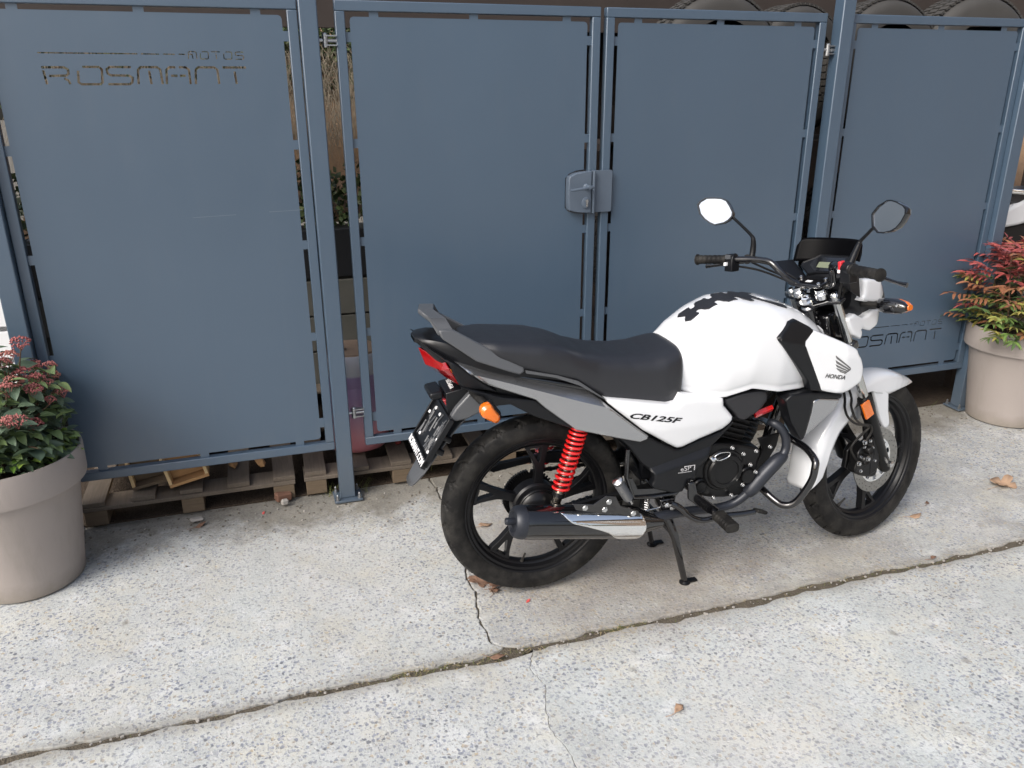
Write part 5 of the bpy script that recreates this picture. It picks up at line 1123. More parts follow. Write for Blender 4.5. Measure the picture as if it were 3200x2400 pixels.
# ---- lower side pieces round the engine top
kp_ = [(0.5856,0.6551),(0.6052,0.6661),(0.6455,0.6763),(0.6974,0.6799),(0.7347,0.6758),(0.7449,0.6578),(0.7422,0.6356),(0.7164,0.606),(0.6864,0.5895),(0.6674,0.5797),(0.6446,0.5865),(0.6254,0.6094)]
pan('knee_panel', smooth_poly(kp_, 2), lambda x, z: .135, 'pad_ribbed', B, thick=.04, edge=.012, step=.01)
ls = [(0.7922,0.6454),(0.8138,0.6628),(0.8783,0.663),(0.9227,0.6566),(1.009,0.6409),(1.0045,0.6272),(0.92,0.6378),(0.8976,0.6309),(0.8965,0.5931),(0.882,0.5025),(0.8708,0.4926),(0.8484,0.5275),(0.8225,0.5666)]
pan('radiator_shroud', ls, lambda x, z: .160, 'plastic_black', B, thick=.05, edge=.006, step=.01)
gs = [(0.9022,0.6293),(0.9247,0.6363),(1.0072,0.6244),(0.991,0.5895),(0.942,0.5467),(0.885,0.5011),(0.9001,0.5876)]
pan('shroud_insert', gs, lambda x, z: .154, 'bike_silver', B, thick=.03, edge=.006, step=.01)

# ================================================================= steered front end (built straight, then turned)
S = True
fk = empty('fork'); fk.parent = B
def fx(z): return 1.28-math.tan(RAKE)*(z-.3085)+.0
for s_ in (-1, 1):
    y = s_*.088
    a = Vector((1.282, y, .300)); up = Vector((-math.sin(RAKE), 0, math.cos(RAKE))); 
    mb = MB(); mb.tube([a-up*.022, a-up*.01, a+up*.28, a+up*.292], [.018, .0235, .0235, .021], 24); build(mb, 'lower_leg', 'engine_black', fk, steer=S)
    mb = MB(); mb.tube([a+up*.292, a+up*.304], [.025, .023], 24); mb.tube([a+up*.286, a+up*.293], .0255, 24); build(mb, 'dust_seal', 'rubber', fk, steer=S)
    mb = MB(); mb.tube([a+up*.29, a+up*.715], .0155, 20); build(mb, 'stanchion', 'fork_chrome', fk, steer=S)
    mb = MB(); mb.lathe([(0, .0), (.013, 0), (.013, .008), (.009, .013), (0, .014)], a+up*.712, up, 6 if s_ > 2 else 20); build(mb, 'fork_cap', 'chrome', fk, 30, steer=S)
    mb = MB(); mb.lathe([(0, 0), (.0125, 0), (.0125, .012), (.008, .014), (0, .015)], Vector((1.282, s_*.110, .3085)), (0, s_, 0), 6); build(mb, 'axle_nut', 'steel_bright', fk, 20, steer=S)
up = Vector((-math.sin(RAKE), 0, math.cos(RAKE))); fwd = Vector((math.cos(RAKE), 0, math.sin(RAKE)))
def sloop(pts, h0, c, nm, mat, bev=.003):    # plate square to the steering axis
    V = [c+fwd*u+Vector((0, v, 0))+up*h for h in (0, h0) for u, v in pts]; n0 = len(pts); mb = MB(); mb.add(V, [tuple(range(n0))[::-1], tuple(range(n0, 2*n0))]+[(i, (i+1) % n0, (i+1) % n0+n0, i+n0) for i in range(n0)]); return build(mb, nm, mat, fk, 30, bevel=bev, steer=S)
topc = Vector((1.282, 0, .300))+up*.690; ax0 = Vector((.955, 0, 0)); 
sloop([(-.052, -.035), (-.05, .035), (-.02, .07), (-.012, .112), (.018, .112), (.022, .07), (.018, 0), (.022, -.07), (.018, -.112), (-.012, -.112), (-.02, -.07)], .012, topc, 'top_clamp', 'gloss_black')
sloop([(-.052, -.035), (-.05, .035), (-.02, .07), (-.012, .112), (.02, .112), (.022, 0), (.02, -.112), (-.012, -.112), (-.02, -.07)], .03, topc-up*.185, 'bottom_clamp', 'gloss_black', .006)
snc = topc-fwd*.034+up*.012
mb = MB(); mb.lathe([(.021, 0), (.021, .003), (.0175, .0035), (.0175, .018), (.014, .021), (.011, .021), (.010, .017), (0, .017)], snc, up, 6); mb.lathe([(.023, -.0), (.023, .0035)], snc, up, 28); build(mb, 'stem_nut', 'chrome', fk, 25, steer=S)
mb = MB(); mb.lathe([(.026, -.045), (.026, -.036), (.022, -.034), (.024, -.026), (.024, -.018), (.020, -.012)], snc, up, 28, caps=False); build(mb, 'head_bearing', 'steel_bright', fk, 30, steer=S)
# handlebar
hbar = empty('handlebar'); hbar.parent = B
hl = [(.955, 0, .972), (.952, .036, .973), (.925, .056, .990), (.897, .080, 1.025), (.886, .105, 1.048), (.879, .14, 1.054), (.868, .18, 1.055), (.840, .25, 1.053), (.806, .368, 1.049)]
hr_ = [(.955, 0, .972), (.966, -.040, .973), (.978, -.066, .975), (.972, -.080, .990), (.950, -.094, 1.022), (.925, -.112, 1.046), (.895, -.145, 1.056), (.868, -.185, 1.055), (.840, -.25, 1.053), (.806, -.368, 1.049)]
full = hr_[::-1]+hl[1:]
tubep('bar', full, .0112, 'gloss_black', hbar, 16, steer=S, sm=5)
for s_ in (-1, 1):
    a = Vector((.838, s_*.256, 1.053)); c = Vector((.806, s_*.372, 1.049)); d = c-a; P = []; R_ = []
    for k in range(40): P.append(a+d*k/39); R_.append(.0185 if k in (0, 1) else (.0195 if k > 37 else (.0160 if (k//3) % 2 else .0150)))
    mb = MB(); mb.tube(P, R_, 22); build(mb, 'grip', 'rubber', hbar, 35, steer=S)
    mb = MB(); mb.tube([a-d*.02, a-d*.28], [.019, .0215], 20); mb.box(a-d*.15+Vector((.0, 0, -.018)), (.036, .036, .045)); sw = build(mb, 'switch_housing', 'plastic_black', hbar, 30, bevel=.003, steer=S)
    if s_ > 0:
        mb = MB(); mb.box(a-d*.16+Vector((-.020, 0, .010)), (.008, .022, .014)); build(mb, 'headlight_switch', 'plastic_grey', sw, 30, bevel=.001, steer=S)
        mb = MB(); mb.box(a-d*.10+Vector((-.022, 0, -.014)), (.010, .010, .012)); build(mb, 'indicator_switch', 'decal_white', sw, 30, bevel=.001, steer=S)
    else:
        mb = MB(); mb.box(a-d*.34+Vector((-.012, 0, .004)), (.020, .012, .036), Matrix.Rotation(-.1, 3, 'Y')); build(mb, 'kill_switch', 'red_switch', sw, 30, bevel=.003, steer=S)
        mb = MB(); mb.box(a-d*.34+Vector((-.0225, 0, -.008)), (.002, .009, .009)); build(mb, 'switch_mark', 'decal_white', sw, 0, steer=S)
    # perch and lever
    tubep('lever_perch', [(.868, s_*.192, 1.055), (.893, s_*.20, 1.052), (.903, s_*.215, 1.047)], [.017, .012, .009], 'plastic_black', hbar, 12, steer=S)
    tubep('lever', [(.900, s_*.21, 1.046), (.905, s_*.25, 1.040), (.893, s_*.31, 1.030), (.882, s_*.37, 1.020), (.880, s_*.405, 1.016)], [.006, .0075, .006, .005, .008], 'gloss_black', hbar, 10, steer=S, sm=4, flat=.6)
# risers and bar clamp
for s_ in (-1, 1):
    mb = MB(); mb.lathe([(.0, -.022), (.020, -.022), (.021, -.004), (.017, .0), (.017, .012), (0, .012)], (.958, s_*.045, .955), up, 24); build(mb, 'riser', 'chrome', fk, 35, steer=S)
    for dx in (-.016, .018): mb = MB(); mb.lathe([(.0, 0), (.0065, 0), (.0065, .006), (.003, .007), (0, .004)], (.957+dx, s_*.050, .9865+dx*.35), (-.28, 0, 1), 16); build(mb, 'clamp_bolt', 'steel_bright', hbar, 30, steer=S)
mb = MB(); mb.box((.957, 0, .980), (.052, .125, .013), Matrix.Rotation(-.28, 3, 'Y')); build(mb, 'bar_clamp', 'gloss_black', hbar, bevel=.005, steer=S)
mb = MB(); mb.box((.9545, 0, .9872), (.012, .022, .0008), Matrix.Rotation(-.28, 3, 'Y')); build(mb, 'clamp_mark', 'decal_white', hbar, 0, steer=S)
# mirrors
ML = [(0.7913,0.3586,1.2415),(0.7954,0.3515,1.2531),(0.8037,0.328,1.2657),(0.8116,0.2966,1.2659),(0.8187,0.2667,1.2638),(0.8224,0.2448,1.2553),(0.8229,0.2266,1.2348),(0.8224,0.2123,1.2144),(0.82,0.212,1.2018),(0.8142,0.2237,1.1879),(0.8085,0.2395,1.1789),(0.7978,0.2762,1.1711),(0.7937,0.2985,1.1787),(0.7904,0.3219,1.1917),(0.7887,0.3436,1.21)]
MR = [(0.946,-0.2291,1.2043),(0.9464,-0.2298,1.2088),(0.9442,-0.2507,1.2315),(0.9379,-0.2846,1.2483),(0.9343,-0.2996,1.2495),(0.9273,-0.3247,1.2444),(0.9188,-0.3533,1.2341),(0.9146,-0.3654,1.2248),(0.9123,-0.367,1.2101),(0.9123,-0.3545,1.1863),(0.9143,-0.3375,1.1685),(0.9178,-0.3185,1.159),(0.925,-0.2861,1.152),(0.9305,-0.2641,1.152),(0.9391,-0.2382,1.1687)]
for pts, nrm, stem in ((ML, Vector((-1, -.25, .20)), [(.888, .192, 1.055), (.894, .192, 1.085), (.892, .190, 1.118), (.885, .193, 1.135), (.855, .207, 1.168), (.829, .223, 1.197)]), (MR, Vector((-1, .25, .13)), [(.905, -.192, 1.055), (.925, -.190, 1.085), (.942, -.190, 1.112), (.946, -.193, 1.125), (.944, -.215, 1.145), (.941, -.238, 1.165)])):
    mr = empty('mirror'); mr.parent = B; nrm = nrm.normalized(); c = sum((Vector(p) for p in pts), Vector())/len(pts); P = [Vector(p) for p in pts]
    rg1 = lambda f_, h: [tuple(c+(p-c)*f_-nrm*h) for p in P]
    mb = MB(); mb.grid([rg1(.885, -.001), rg1(.91, -.005), rg1(.985, -.005), rg1(1.0, .0), rg1(1.0, .008), rg1(.93, .016), rg1(.72, .024), rg1(.35, .028)], closed=True); mb.add(rg1(.35, .028), [tuple(range(len(P)))]); build(mb, 'mirror_shell', 'gloss_black', mr, 45, steer=S)
    mb = MB(); mb.add(rg1(.895, -.0016)+rg1(.885, .002), [tuple(range(len(P)))]+[(i, (i+1) % len(P), (i+1) % len(P)+len(P), i+len(P)) for i in range(len(P))]); build(mb, 'mirror_glass', 'mirror_glass', mr, 0, steer=S)
    e = Vector(stem[-1]); e2 = c*.25+e*.75-nrm*.01
    tubep('mirror_stem', stem+[tuple(e2)], [.0105, .0105, .0085, .0055, .0050, .0050, .006], 'plastic_black', mr, 12, steer=S, sm=4)
# instruments
ip = empty('instrument_panel'); ip.parent = B
I0 = [(1.033,0.1055,1.023),(1.045,0.1083,1.035),(1.0615,0.0709,1.0515),(1.072,0.0546,1.062),(1.0725,-0.0739,1.0625),(1.0452,-0.0985,1.0352),(1.0213,-0.0462,1.0113),(1.0162,0.03,1.0062),(1.012,0.0583,1.002)]
inn = Vector((-.707, 0, .707)); ci = sum((Vector(p) for p in I0), Vector())/len(I0)
Q = [Vector(p) for p in I0]; rgi = lambda f_, h: [tuple(ci+(p-ci)*f_-inn*h) for p in Q]
mb = MB(); mb.grid([rgi(.93, .001), rgi(.95, -.003), rgi(1.0, .0), rgi(1.02, .012), rgi(.9, .035)], closed=True); mb.add(rgi(.93, .001), [tuple(range(len(Q)))]); mb.add(rgi(.9, .035), [tuple(range(len(Q)))]); build(mb, 'housing', 'plastic_black', ip, 30, steer=S, bevel=.002)
LC = [(1.0323,0.0381,1.0223),(1.0488,0.0402,1.0388),(1.0499,-0.0198,1.0399),(1.0323,-0.0305,1.0223)]
mb = MB(); V = [Vector(p)+inn*.0015 for p in LC]; mb.add(V+[p-inn*.003 for p in V], [(0, 1, 2, 3), (0, 4, 5, 1), (1, 5, 6, 2), (2, 6, 7, 3), (3, 7, 4, 0)]); build(mb, 'screen', 'lcd', ip, 0, steer=S)
BZ = [(1.0374,0.0718,1.0274),(1.0569,0.0668,1.0469),(1.0628,0.0464,1.0528),(1.0644,-0.0511,1.0544),(1.0324,-0.0756,1.0224),(1.0253,-0.0367,1.0153),(1.0216,0.0381,1.0116)]
mb = MB(); V = [Vector(p)+inn*.0006 for p in BZ]; n0 = len(V); mb.add(V+[p-inn*.003 for p in V], [tuple(range(n0))]+[(i, (i+1) % n0, (i+1) % n0+n0, i+n0) for i in range(n0)]); build(mb, 'screen_bezel', 'gloss_black', ip, 0, steer=S)
mb = MB(); mb.prism([(1.02, 1.005), (1.075, 1.035), (1.12, .99), (1.10, .93), (1.02, .95)], -.075, .075); build(mb, 'back_cover', 'plastic_black', ip, bevel=.01, steer=S)
# left and right cowl wings beside the instruments
mb = MB(); mb.add([(.93, .155, 1.045), (1.03, .135, 1.045), (1.02, .105, 1.02), (.98, .075, .985), (1.03, .06, .98), (1.06, .12, .93), (1.0, .125, .96)], [(0, 1, 2, 3), (3, 2, 4), (0, 3, 6), (3, 4, 5, 6), (1, 5, 4, 2), (0, 6, 5, 1)]); build(mb, 'cowl_wing', 'plastic_black', B, 30, bevel=.003, steer=S)
mb = MB(); mb.add([(.96, -.140, 1.045), (1.03, -.128, 1.045), (1.02, -.105, 1.02), (.99, -.075, .985), (1.03, -.06, .98), (1.06, -.12, .93), (1.0, -.125, .96)], [(3, 2, 1, 0), (4, 2, 3), (6, 3, 0), (6, 5, 4, 3), (2, 4, 5, 1), (1, 5, 6, 0)]); build(mb, 'cowl_wing', 'plastic_black', B, 30, bevel=.003, steer=S)
# fly screen
vs = [(1.0192,0.1263,1.0441),(1.0346,0.1324,1.0954),(1.0389,0.1308,1.1096),(1.0409,0.1206,1.1164),(1.0409,0.0067,1.1162),(1.0405,-0.0866,1.115),(1.0396,-0.0977,1.1121),(1.0355,-0.1105,1.0983),(1.0313,-0.1161,1.0843),(1.0274,-0.1178,1.0712)]
V = [Vector(p) for p in vs]
def bow(p, e=0): return (p.x+.050*(1-(p.y/.135)**2)-.01, p.y, p.z)
top = [V[i] for i in (1, 2, 3)]; 
ys = np.linspace(.134, -.122, 25); rows = []
zt_ = lambda y: float(np.interp(y, [-.122, -.117, -.108, -.0897, .0065, .1158, .1305, .134], [1.075, 1.090, 1.106, 1.1147, 1.1155, 1.1171, 1.1109, 1.09]))
zb_ = lambda y: 1.038 if y > 0 else 1.050-.0*y
for t in np.linspace(0, 1, 9):
    rows.append([(1.022+(zb_(y)+(zt_(y)-zb_(y))*t-1.04)*.30+.062*(1-(float(y)/.14)**2)-.02*t*0, float(y), zb_(y)+(zt_(y)-zb_(y))*t) for y in ys])
mb = MB(); mb.grid(rows); simple('screen_black', (.002, .002, .0025), .30, spec=.04); build(mb, 'fly_screen', 'screen_black', B, 50, steer=S, solid=.004)
# headlamp cowl
hcw = empty('headlamp'); hcw.parent = B
w1 = [(1.0767,0.9897),(1.1091,0.9903),(1.1644,0.9784),(1.186,0.9596),(1.1981,0.9377),(1.198,0.9196),(1.1833,0.9083),(1.1595,0.9097),(1.1324,0.9076),(1.1012,0.9112),(1.0717,0.9204),(1.083,0.9425),(1.0826,0.9678)]
pan('cowl_side', w1, lambda x, z: .118-max(0, x-1.16)*.35, 'bike_white', hcw, thick=.02, edge=.012, steer=S, both=False)
pan('cowl_side', w1, lambda x, z: .118-max(0, x-1.16)*.35, 'bike_white', hcw, thick=.02, edge=.012, steer=S, side=1)
w2 = [(1.015,0.8592),(1.0187,0.8689),(1.0517,0.8788),(1.0875,0.8624),(1.1103,0.8653),(1.1398,0.8823),(1.1883,0.8779),(1.1886,0.8478),(1.182,0.8342),(1.1536,0.8208),(1.1309,0.812),(1.0929,0.824),(1.0937,0.7948),(1.0844,0.7903),(1.0464,0.809),(1.0293,0.8319)]
pan('lower_cowl', w2, lambda x, z: .112-max(0, x-1.16)*.45, 'bike_white', hcw, thick=.02, edge=.008, steer=S, both=False)
pan('lower_cowl', w2, lambda x, z: .112-max(0, x-1.16)*.45, 'bike_white', hcw, thick=.02, edge=.008, steer=S, side=1)
rows = []
for (x, w0, zt, zb) in ((1.06, .085, 1.01, .88), (1.10, .100, 1.02, .86), (1.16, .102, 1.00, .85), (1.20, .092, .97, .84), (1.235, .07, .94, .85), (1.25, .04, .92, .87)):
    rows.append([(x, w0*math.copysign(abs(math.cos(a))**.55, math.cos(a)), (zt+zb)/2+(zt-zb)/2*math.copysign(abs(math.sin(a))**.55, math.sin(a))) for a in np.linspace(0, 2*PI, 25)[:-1]])
mb = MB(); mb.grid(rows, closed=True, caps=True); build(mb, 'headlamp_body', 'plastic_black', hcw, 50, steer=S)
mb = MB(); mb.lathe([(0, .012), (.05, .008), (.075, 0)], (1.245, 0, .905), (1, 0, .1), 32, caps=False); build(mb, 'headlamp_lens', 'cap_silver', hcw, 50, steer=S)
# front indicators
for s_ in (-1, 1):
    fi = empty('front_indicator'); fi.parent = B
    lrod('stalk', (1.10, s_*.095, .905), (1.115, s_*.150, .906), .010, 'rubber', fi, steer=S)
    mb = MB(); rows = []
    for (y, rx, rz) in ((.142, .010, .014), (.150, .018, .022), (.175, .024, .025), (.205, .026, .025), (.230, .022, .019), (.243, .012, .010)):
        rows.append([(1.118+rx*math.cos(a)*.9+(.006 if y > .2 else 0), s_*y, .906+rz*math.copysign(abs(math.sin(a))**.75, math.sin(a))-.02*(y-.15)) for a in np.linspace(0, 2*PI, 21)[:-1]])
    mb.grid(rows, closed=True, caps=True); build(mb, 'shell', 'gloss_black', fi, 50, steer=S)
    mb = MB(); rows = [[(p[0]+.010+.004, p[1]+s_*.003, 906e-3+(p[2]-.906)*.92) for p in r] for r in rows[2:]]; mb.grid(rows, closed=True, caps=True); build(mb, 'lens', 'amber_lens', fi, 50, steer=S)
    bolt('screw', tuple(ST((1.100, s_*.222, .912))), tuple(SROT @ Vector((-1, 0, .1))), .004, .002, fi)
# front mudguard
eR = [(1.5229,-0.012,0.5523),(1.4481,-0.04,0.556),(1.3217,-0.062,0.5521),(1.3216,-0.066,0.4897),(1.3307,-0.066,0.4481),(1.3234,-0.066,0.4274),(1.3025,-0.066,0.4295),(1.2755,-0.068,0.4671),(1.2499,-0.07,0.5234),(1.2217,-0.07,0.5788),(1.1604,-0.07,0.5741),(1.1236,-0.068,0.519),(1.124,-0.066,0.48),(1.0654,-0.066,0.4606),(1.0364,-0.066,0.4164),(1.0159,-0.064,0.3621),(0.9902,-0.062,0.3049),(0.9594,-0.058,0.2796),(0.9336,-0.05,0.2655)]
cen = Vector((1.28, 0, .3085))
cr = []
eA = [Vector(p) for p in eR]
angs_ = [(math.atan2(p.z-cen.z, p.x-cen.x), p) for p in eA]
# the crown follows a circle about the wheel centre, rising slightly at the front tip and flaring at the rear
crA = np.radians([42.4, 46, 50.6, 56, 61.4, 68, 75, 90, 110, 130, 150, 165, 178, 188]); crR = [.3535, .348, .342, .3365, .333, .331, .330, .3305, .331, .331, .3325, .334, .336, .340]
def crown(a): return Vector((cen.x+float(np.interp(a, crA, crR))*math.cos(a), 0, cen.z+float(np.interp(a, crA, crR))*math.sin(a)))
lowA = np.radians([42.4, 46, 50, 55, 60, 66, 73, 80, 90, 98, 102, 114, 127, 132, 145, 156, 169, 181, 185, 188]); lowR = [.3533, .335, .318, .300, .286, .271, .257, .247, .250, .262, .277, .291, .262, .250, .263, .266, .269, .290, .322, .338]
lowY = [.001, .014, .026, .038, .047, .055, .060, .063, .066, .069, .070, .070, .068, .067, .066, .066, .064, .062, .057, .045]
lobe = [(1.3159,0.5548),(1.3216,0.4897),(1.3309,0.4521),(1.3298,0.4342),(1.3206,0.426),(1.3044,0.4283),(1.2784,0.4661),(1.2555,0.5215),(1.2337,0.5682),(1.2083,0.5976),(1.2538,0.5957)]
pan('front_mudguard_lobe', smooth_poly(lobe, 2, sharp=(0, 9, 10)), lambda x, z: .0675, 'bike_white', B, thick=.006, edge=.006, steer=S, both=False, step=.009)
pan('front_mudguard_lobe', smooth_poly(lobe, 2, sharp=(0, 9, 10)), lambda x, z: .0675, 'bike_white', B, thick=.006, edge=.006, steer=S, side=1, step=.009)
rows = []
for a in np.concatenate([np.radians(np.arange(42.4, 75, 1.2)), np.radians(np.arange(75, 188.4, 2.5))]):
    a = float(a); c = crown(a); lr = float(np.interp(a, lowA, lowR)); ly = float(np.interp(a, lowA, lowY)); cr_ = (c-cen).length; er = (c-cen).normalized(); row = []
    for s_ in (-1, 1):
        seg_ = [];
        for t in np.linspace(0, 1, 12):
            # quarter-round shoulder then flat side
            if t < .5: b_ = t/.5*PI/2; yy = ly*.97*math.sin(b_); rr_ = cr_-min(.030, (cr_-lr)*.55+.0005)*(1-math.cos(b_))
            else: f_ = (t-.5)/.5; r0 = cr_-min(.030, (cr_-lr)*.55+.0005); yy = ly*(.97+.03*f_); rr_ = r0+(lr-r0)*f_
            seg_.append(tuple(cen+er*rr_+Vector((0, s_*yy, 0))))
        row += seg_[::-1] if s_ < 0 else seg_[1:]
    rows.append(row)
mb = MB(); mb.grid(rows); build(mb, 'front_mudguard', 'bike_white', B, 55, steer=S, solid=.003)
# reflector, caliper, hoses
rfl = [(1.0963,0.5619),(1.1334,0.574),(1.1634,0.5194),(1.126,0.5055)]
rf2 = empty('fork_reflector'); rf2.parent = B
def pl_prism(nm, pts, y0, y1, mat, par, bev): mb = MB(); mb.prism(pts, y0, y1); return build(mb, nm, mat, par, 30, bevel=bev, steer=S)
pl_prism('reflector', rfl, -.124, -.116, 'amber_lens', rf2, .0015)
cr3 = Vector((np.mean([p[0] for p in rfl]), 0, np.mean([p[1] for p in rfl]))); pl_prism('reflector_bracket', [(cr3.x+(x-cr3.x)*.8, cr3.z+(z-cr3.z)*1.1) for x, z in rfl], -.1155, -.105, 'engine_black', rf2, .001)
cal = [(1.1529,0.3985),(1.1974,0.4051),(1.2391,0.3886),(1.2498,0.3383),(1.2368,0.2927),(1.2273,0.2705),(1.1807,0.2771),(1.116,0.3078),(1.1243,0.3416),(1.1269,0.3765)]
cp = empty('brake_caliper'); cp.parent = B
pl_prism('caliper_body', smooth_poly(cal, 2), -.098, -.062, 'engine_black', cp, .005); pl_prism('caliper_back', [(x*.9+1.18*.1, z*.9+.33*.1) for x, z in cal], -.050, -.030, 'engine_black', cp, .004)
pl_prism('caliper_bracket', [(1.1725,0.4609),(1.207,0.4542),(1.2358,0.3933),(1.2249,0.3876),(1.1834,0.4041)], -.085, -.07, 'engine_black', cp, .003)
for q, r_ in zip([(1.1555,-0.098,0.3493),(1.1751,-0.098,0.3805)], (.019, .016)):
    mb = MB(); mb.lathe([(0, -.02), (r_, -.02), (r_, .010), (r_*.85, .015), (r_*.5, .012), (0, .012)], q, (0, -1, 0), 24); build(mb, 'piston_housing', 'engine_black', cp, steer=S)
pl_prism('pad_pin_boss', [(1.1966,0.4236),(1.2261,0.4137),(1.2417,0.3151),(1.2213,0.2875),(1.1931,0.2819),(1.1918,0.3261),(1.209,0.3541)], -.100, -.088, 'wheel_black', cp, .003)
for q in [(1.1834,-0.098,0.4121),(1.1975,-0.098,0.3837),(1.1404,-0.098,0.3604),(1.1423,-0.098,0.3088),(1.2138,-0.098,0.3326),(1.1541,-0.098,0.3947)]: o = bolt('bolt', tuple(ST(q)), tuple(SROT @ Vector((0, -1, 0))), .0055, .007, cp)
for pts, r in (([(1.1174,-0.06,0.5833),(1.0909,-0.085,0.5517),(1.0941,-0.1,0.513),(1.1094,-0.115,0.4909),(1.1497,-0.115,0.4716),(1.1143,-0.11,0.4467),(1.0847,-0.105,0.4207),(1.085,-0.1,0.3962),(1.122,-0.098,0.3487)], .0042), ([(1.0972,-0.05,0.5847),(1.0717,-0.075,0.5455),(1.0742,-0.09,0.5144),(1.0939,-0.11,0.4927),(1.1546,-0.115,0.4783),(1.1654,-0.115,0.4532),(1.1496,-0.11,0.4241),(1.1512,-0.1,0.3978)], .0042)):
    up3 = [(pts[0][0]-.03, -.03, pts[0][2]+.12), (pts[0][0]-.05, -.02, .88)]; tubep('brake_hose', up3[::-1]+pts, r, 'rubber', B, 8, steer=S, sm=5)
for pts in ([(.905, -.20, 1.045), (.95, -.17, 1.03), (1.0, -.11, .99), (1.02, -.08, .93), (1.02, -.05, .85)], [(.89, .20, 1.045), (.93, .17, 1.02), (.97, .12, .99), (1.01, .07, .94), (1.02, .04, .86)], [(.86, .235, 1.03), (.91, .18, 1.015), (.96, .12, .985), (1.0, .06, .95)], [(.855, -.215, 1.03), (.87, -.19, .99), (.93, -.14, .955), (1.0, -.08, .93)]):
    tubep('control_cable', pts, .0036, 'rubber', B, 8, steer=S, sm=6)
mb = MB(); mb.prism([(.985, .87), (1.06, .90), (1.09, .82), (1.11, .74), (1.06, .72), (1.0, .78)], -.055, .055); build(mb, 'headstock_cover', 'gloss_black', B, bevel=.008, steer=S)
mb = MB(); mb.prism([(.94, .84), (1.0, .83), (1.04, .73), (1.05, .66), (.97, .66), (.93, .74)], -.07, .07); build(mb, 'head_panel', 'gloss_black', B, bevel=.01)

for q in [(1.1452,-0.12,0.3598),(1.1294,-0.115,0.4219),(1.1122,-0.11,0.3466)]: o = bolt('banjo', tuple(ST(q)), tuple(SROT @ Vector((0, -1, 0))), .0075, .010, cp)

# ================================================================= pots and plants
def pot(loc, rt, rb, h, label):
    r = empty('plant_pot', loc); tag(r, label, 'plant pot', 'round taupe plastic plant pots')
    mb = MB(); mb.lathe([(0, 0), (rb*.93, 0), (rb, .008), (rb+(rt-rb)*.55, h*.70), (rt*.925, h*.775), (rt*.925, h*.785)], (0, 0, 0), (0, 0, 1), 72, caps=False); build(mb, 'pot_body', 'pot_taupe', r, 30)
    mb = MB(); mb.lathe([(rt*.93, h*.765), (rt*.985, h*.772), (rt*.995, h*.79), (rt, h*.97), (rt*.99, h), (rt*.965, h), (rt*.95, h*.985), (rt*.945, h*.80)], (0, 0, 0), (0, 0, 1), 72, caps=False); build(mb, 'rim', 'pot_taupe', r, 30)
    rows = [[(q*rt*.95*math.cos(t), q*rt*.95*math.sin(t), h*.90+.012*math.sin(t*5+q*9)*q+rg.uniform(-.004, .004)) for t in np.linspace(0, 2*PI, 41)] for q in (0, .25, .5, .75, 1.)]
    mb = MB(); mb.grid(rows); build(mb, 'soil', 'soil_and_shade', r, 60); return r
pl_ = pot((-.872, -.237, 0), .238, .172, .475, 'taupe plant pot at the left edge holding the shrub with pink buds')
pr_ = pot((3.552, -.165, 0), .240, .170, .490, 'taupe plant pot at the right end of the fence holding the red leaved shrub')
def leafmat(name, cols, rough=.42):
    n = N(name); oi = n.n('ShaderNodeObjectInfo'); f = n.noise(18, 3, .6)
    r = n.ramp(oi.outputs['Random'], [(i/max(1, len(cols)-1), c) for i, c in enumerate(cols)]); c = n.mix(n.math('MULTIPLY', f, .5), r, tuple(x*.55 for x in cols[0]))
    n.set(col=c, rough=rough, spec=.4)
    try: n.b.inputs['Transmission Weight'].default_value = 0
    except Exception: pass
    MAT[name] = n.m
leafmat('leaf_dark', [(.075, .115, .075), (.105, .155, .10), (.14, .19, .11), (.085, .13, .095)])
leafmat('leaf_mid', [(.15, .22, .09), (.20, .28, .11), (.25, .32, .12)])
leafmat('leaf_lime', [(.20, .33, .05), (.28, .40, .08), (.15, .28, .05)])
leafmat('bud_pink', [(.34, .10, .095), (.48, .19, .17), (.36, .15, .10)], .6)
leafmat('nandina_red', [(.27, .045, .05), (.36, .085, .075), (.20, .04, .045)])
leafmat('nandina_bronze', [(.25, .10, .055), (.31, .16, .07), (.18, .08, .05)])
leafmat('nandina_green', [(.10, .17, .05), (.16, .25, .06), (.08, .13, .05)])
leafmat('nandina_yellow', [(.28, .30, .08), (.33, .27, .07), (.20, .25, .07)])
simple('twig', (.12, .075, .045), .8, var=.3)
def leaf_mesh(name, mat, L, W, cup=.25, droop=.35, nx=6):
    rows = []
    for i in range(nx+1):
        t = i/nx; w_ = W/2*(math.sin(PI*min(1, t*.96+.02)**.8))**.8 if t < 1 else .0005
        if i == 0: w_ = .001
        z = -droop*L*t*t; row = []
        for k in (-1, -.5, 0, .5, 1): row.append((L*t, w_*k, z+cup*w_*abs(k)-(.03*L*(1-abs(k)) if k == 0 else 0)*.3))
        rows.append(row)
    mb = MB(); mb.grid(rows); me = bpy.data.meshes.new(name); me.from_pydata(mb.v, [], mb.f); finish(me, mat, 60); return me
def put(me, name, parent, loc, dirv, roll, sc=1.0):
    o = bpy.data.objects.new(name, me); COL.objects.link(o); o.parent = parent; d = Vector(dirv).normalized()
    q = d.to_track_quat('X', 'Z'); o.rotation_mode = 'QUATERNION'; o.rotation_quaternion = q @ Quaternion((1, 0, 0), roll); o.location = loc; o.scale = (sc, sc, sc); return o
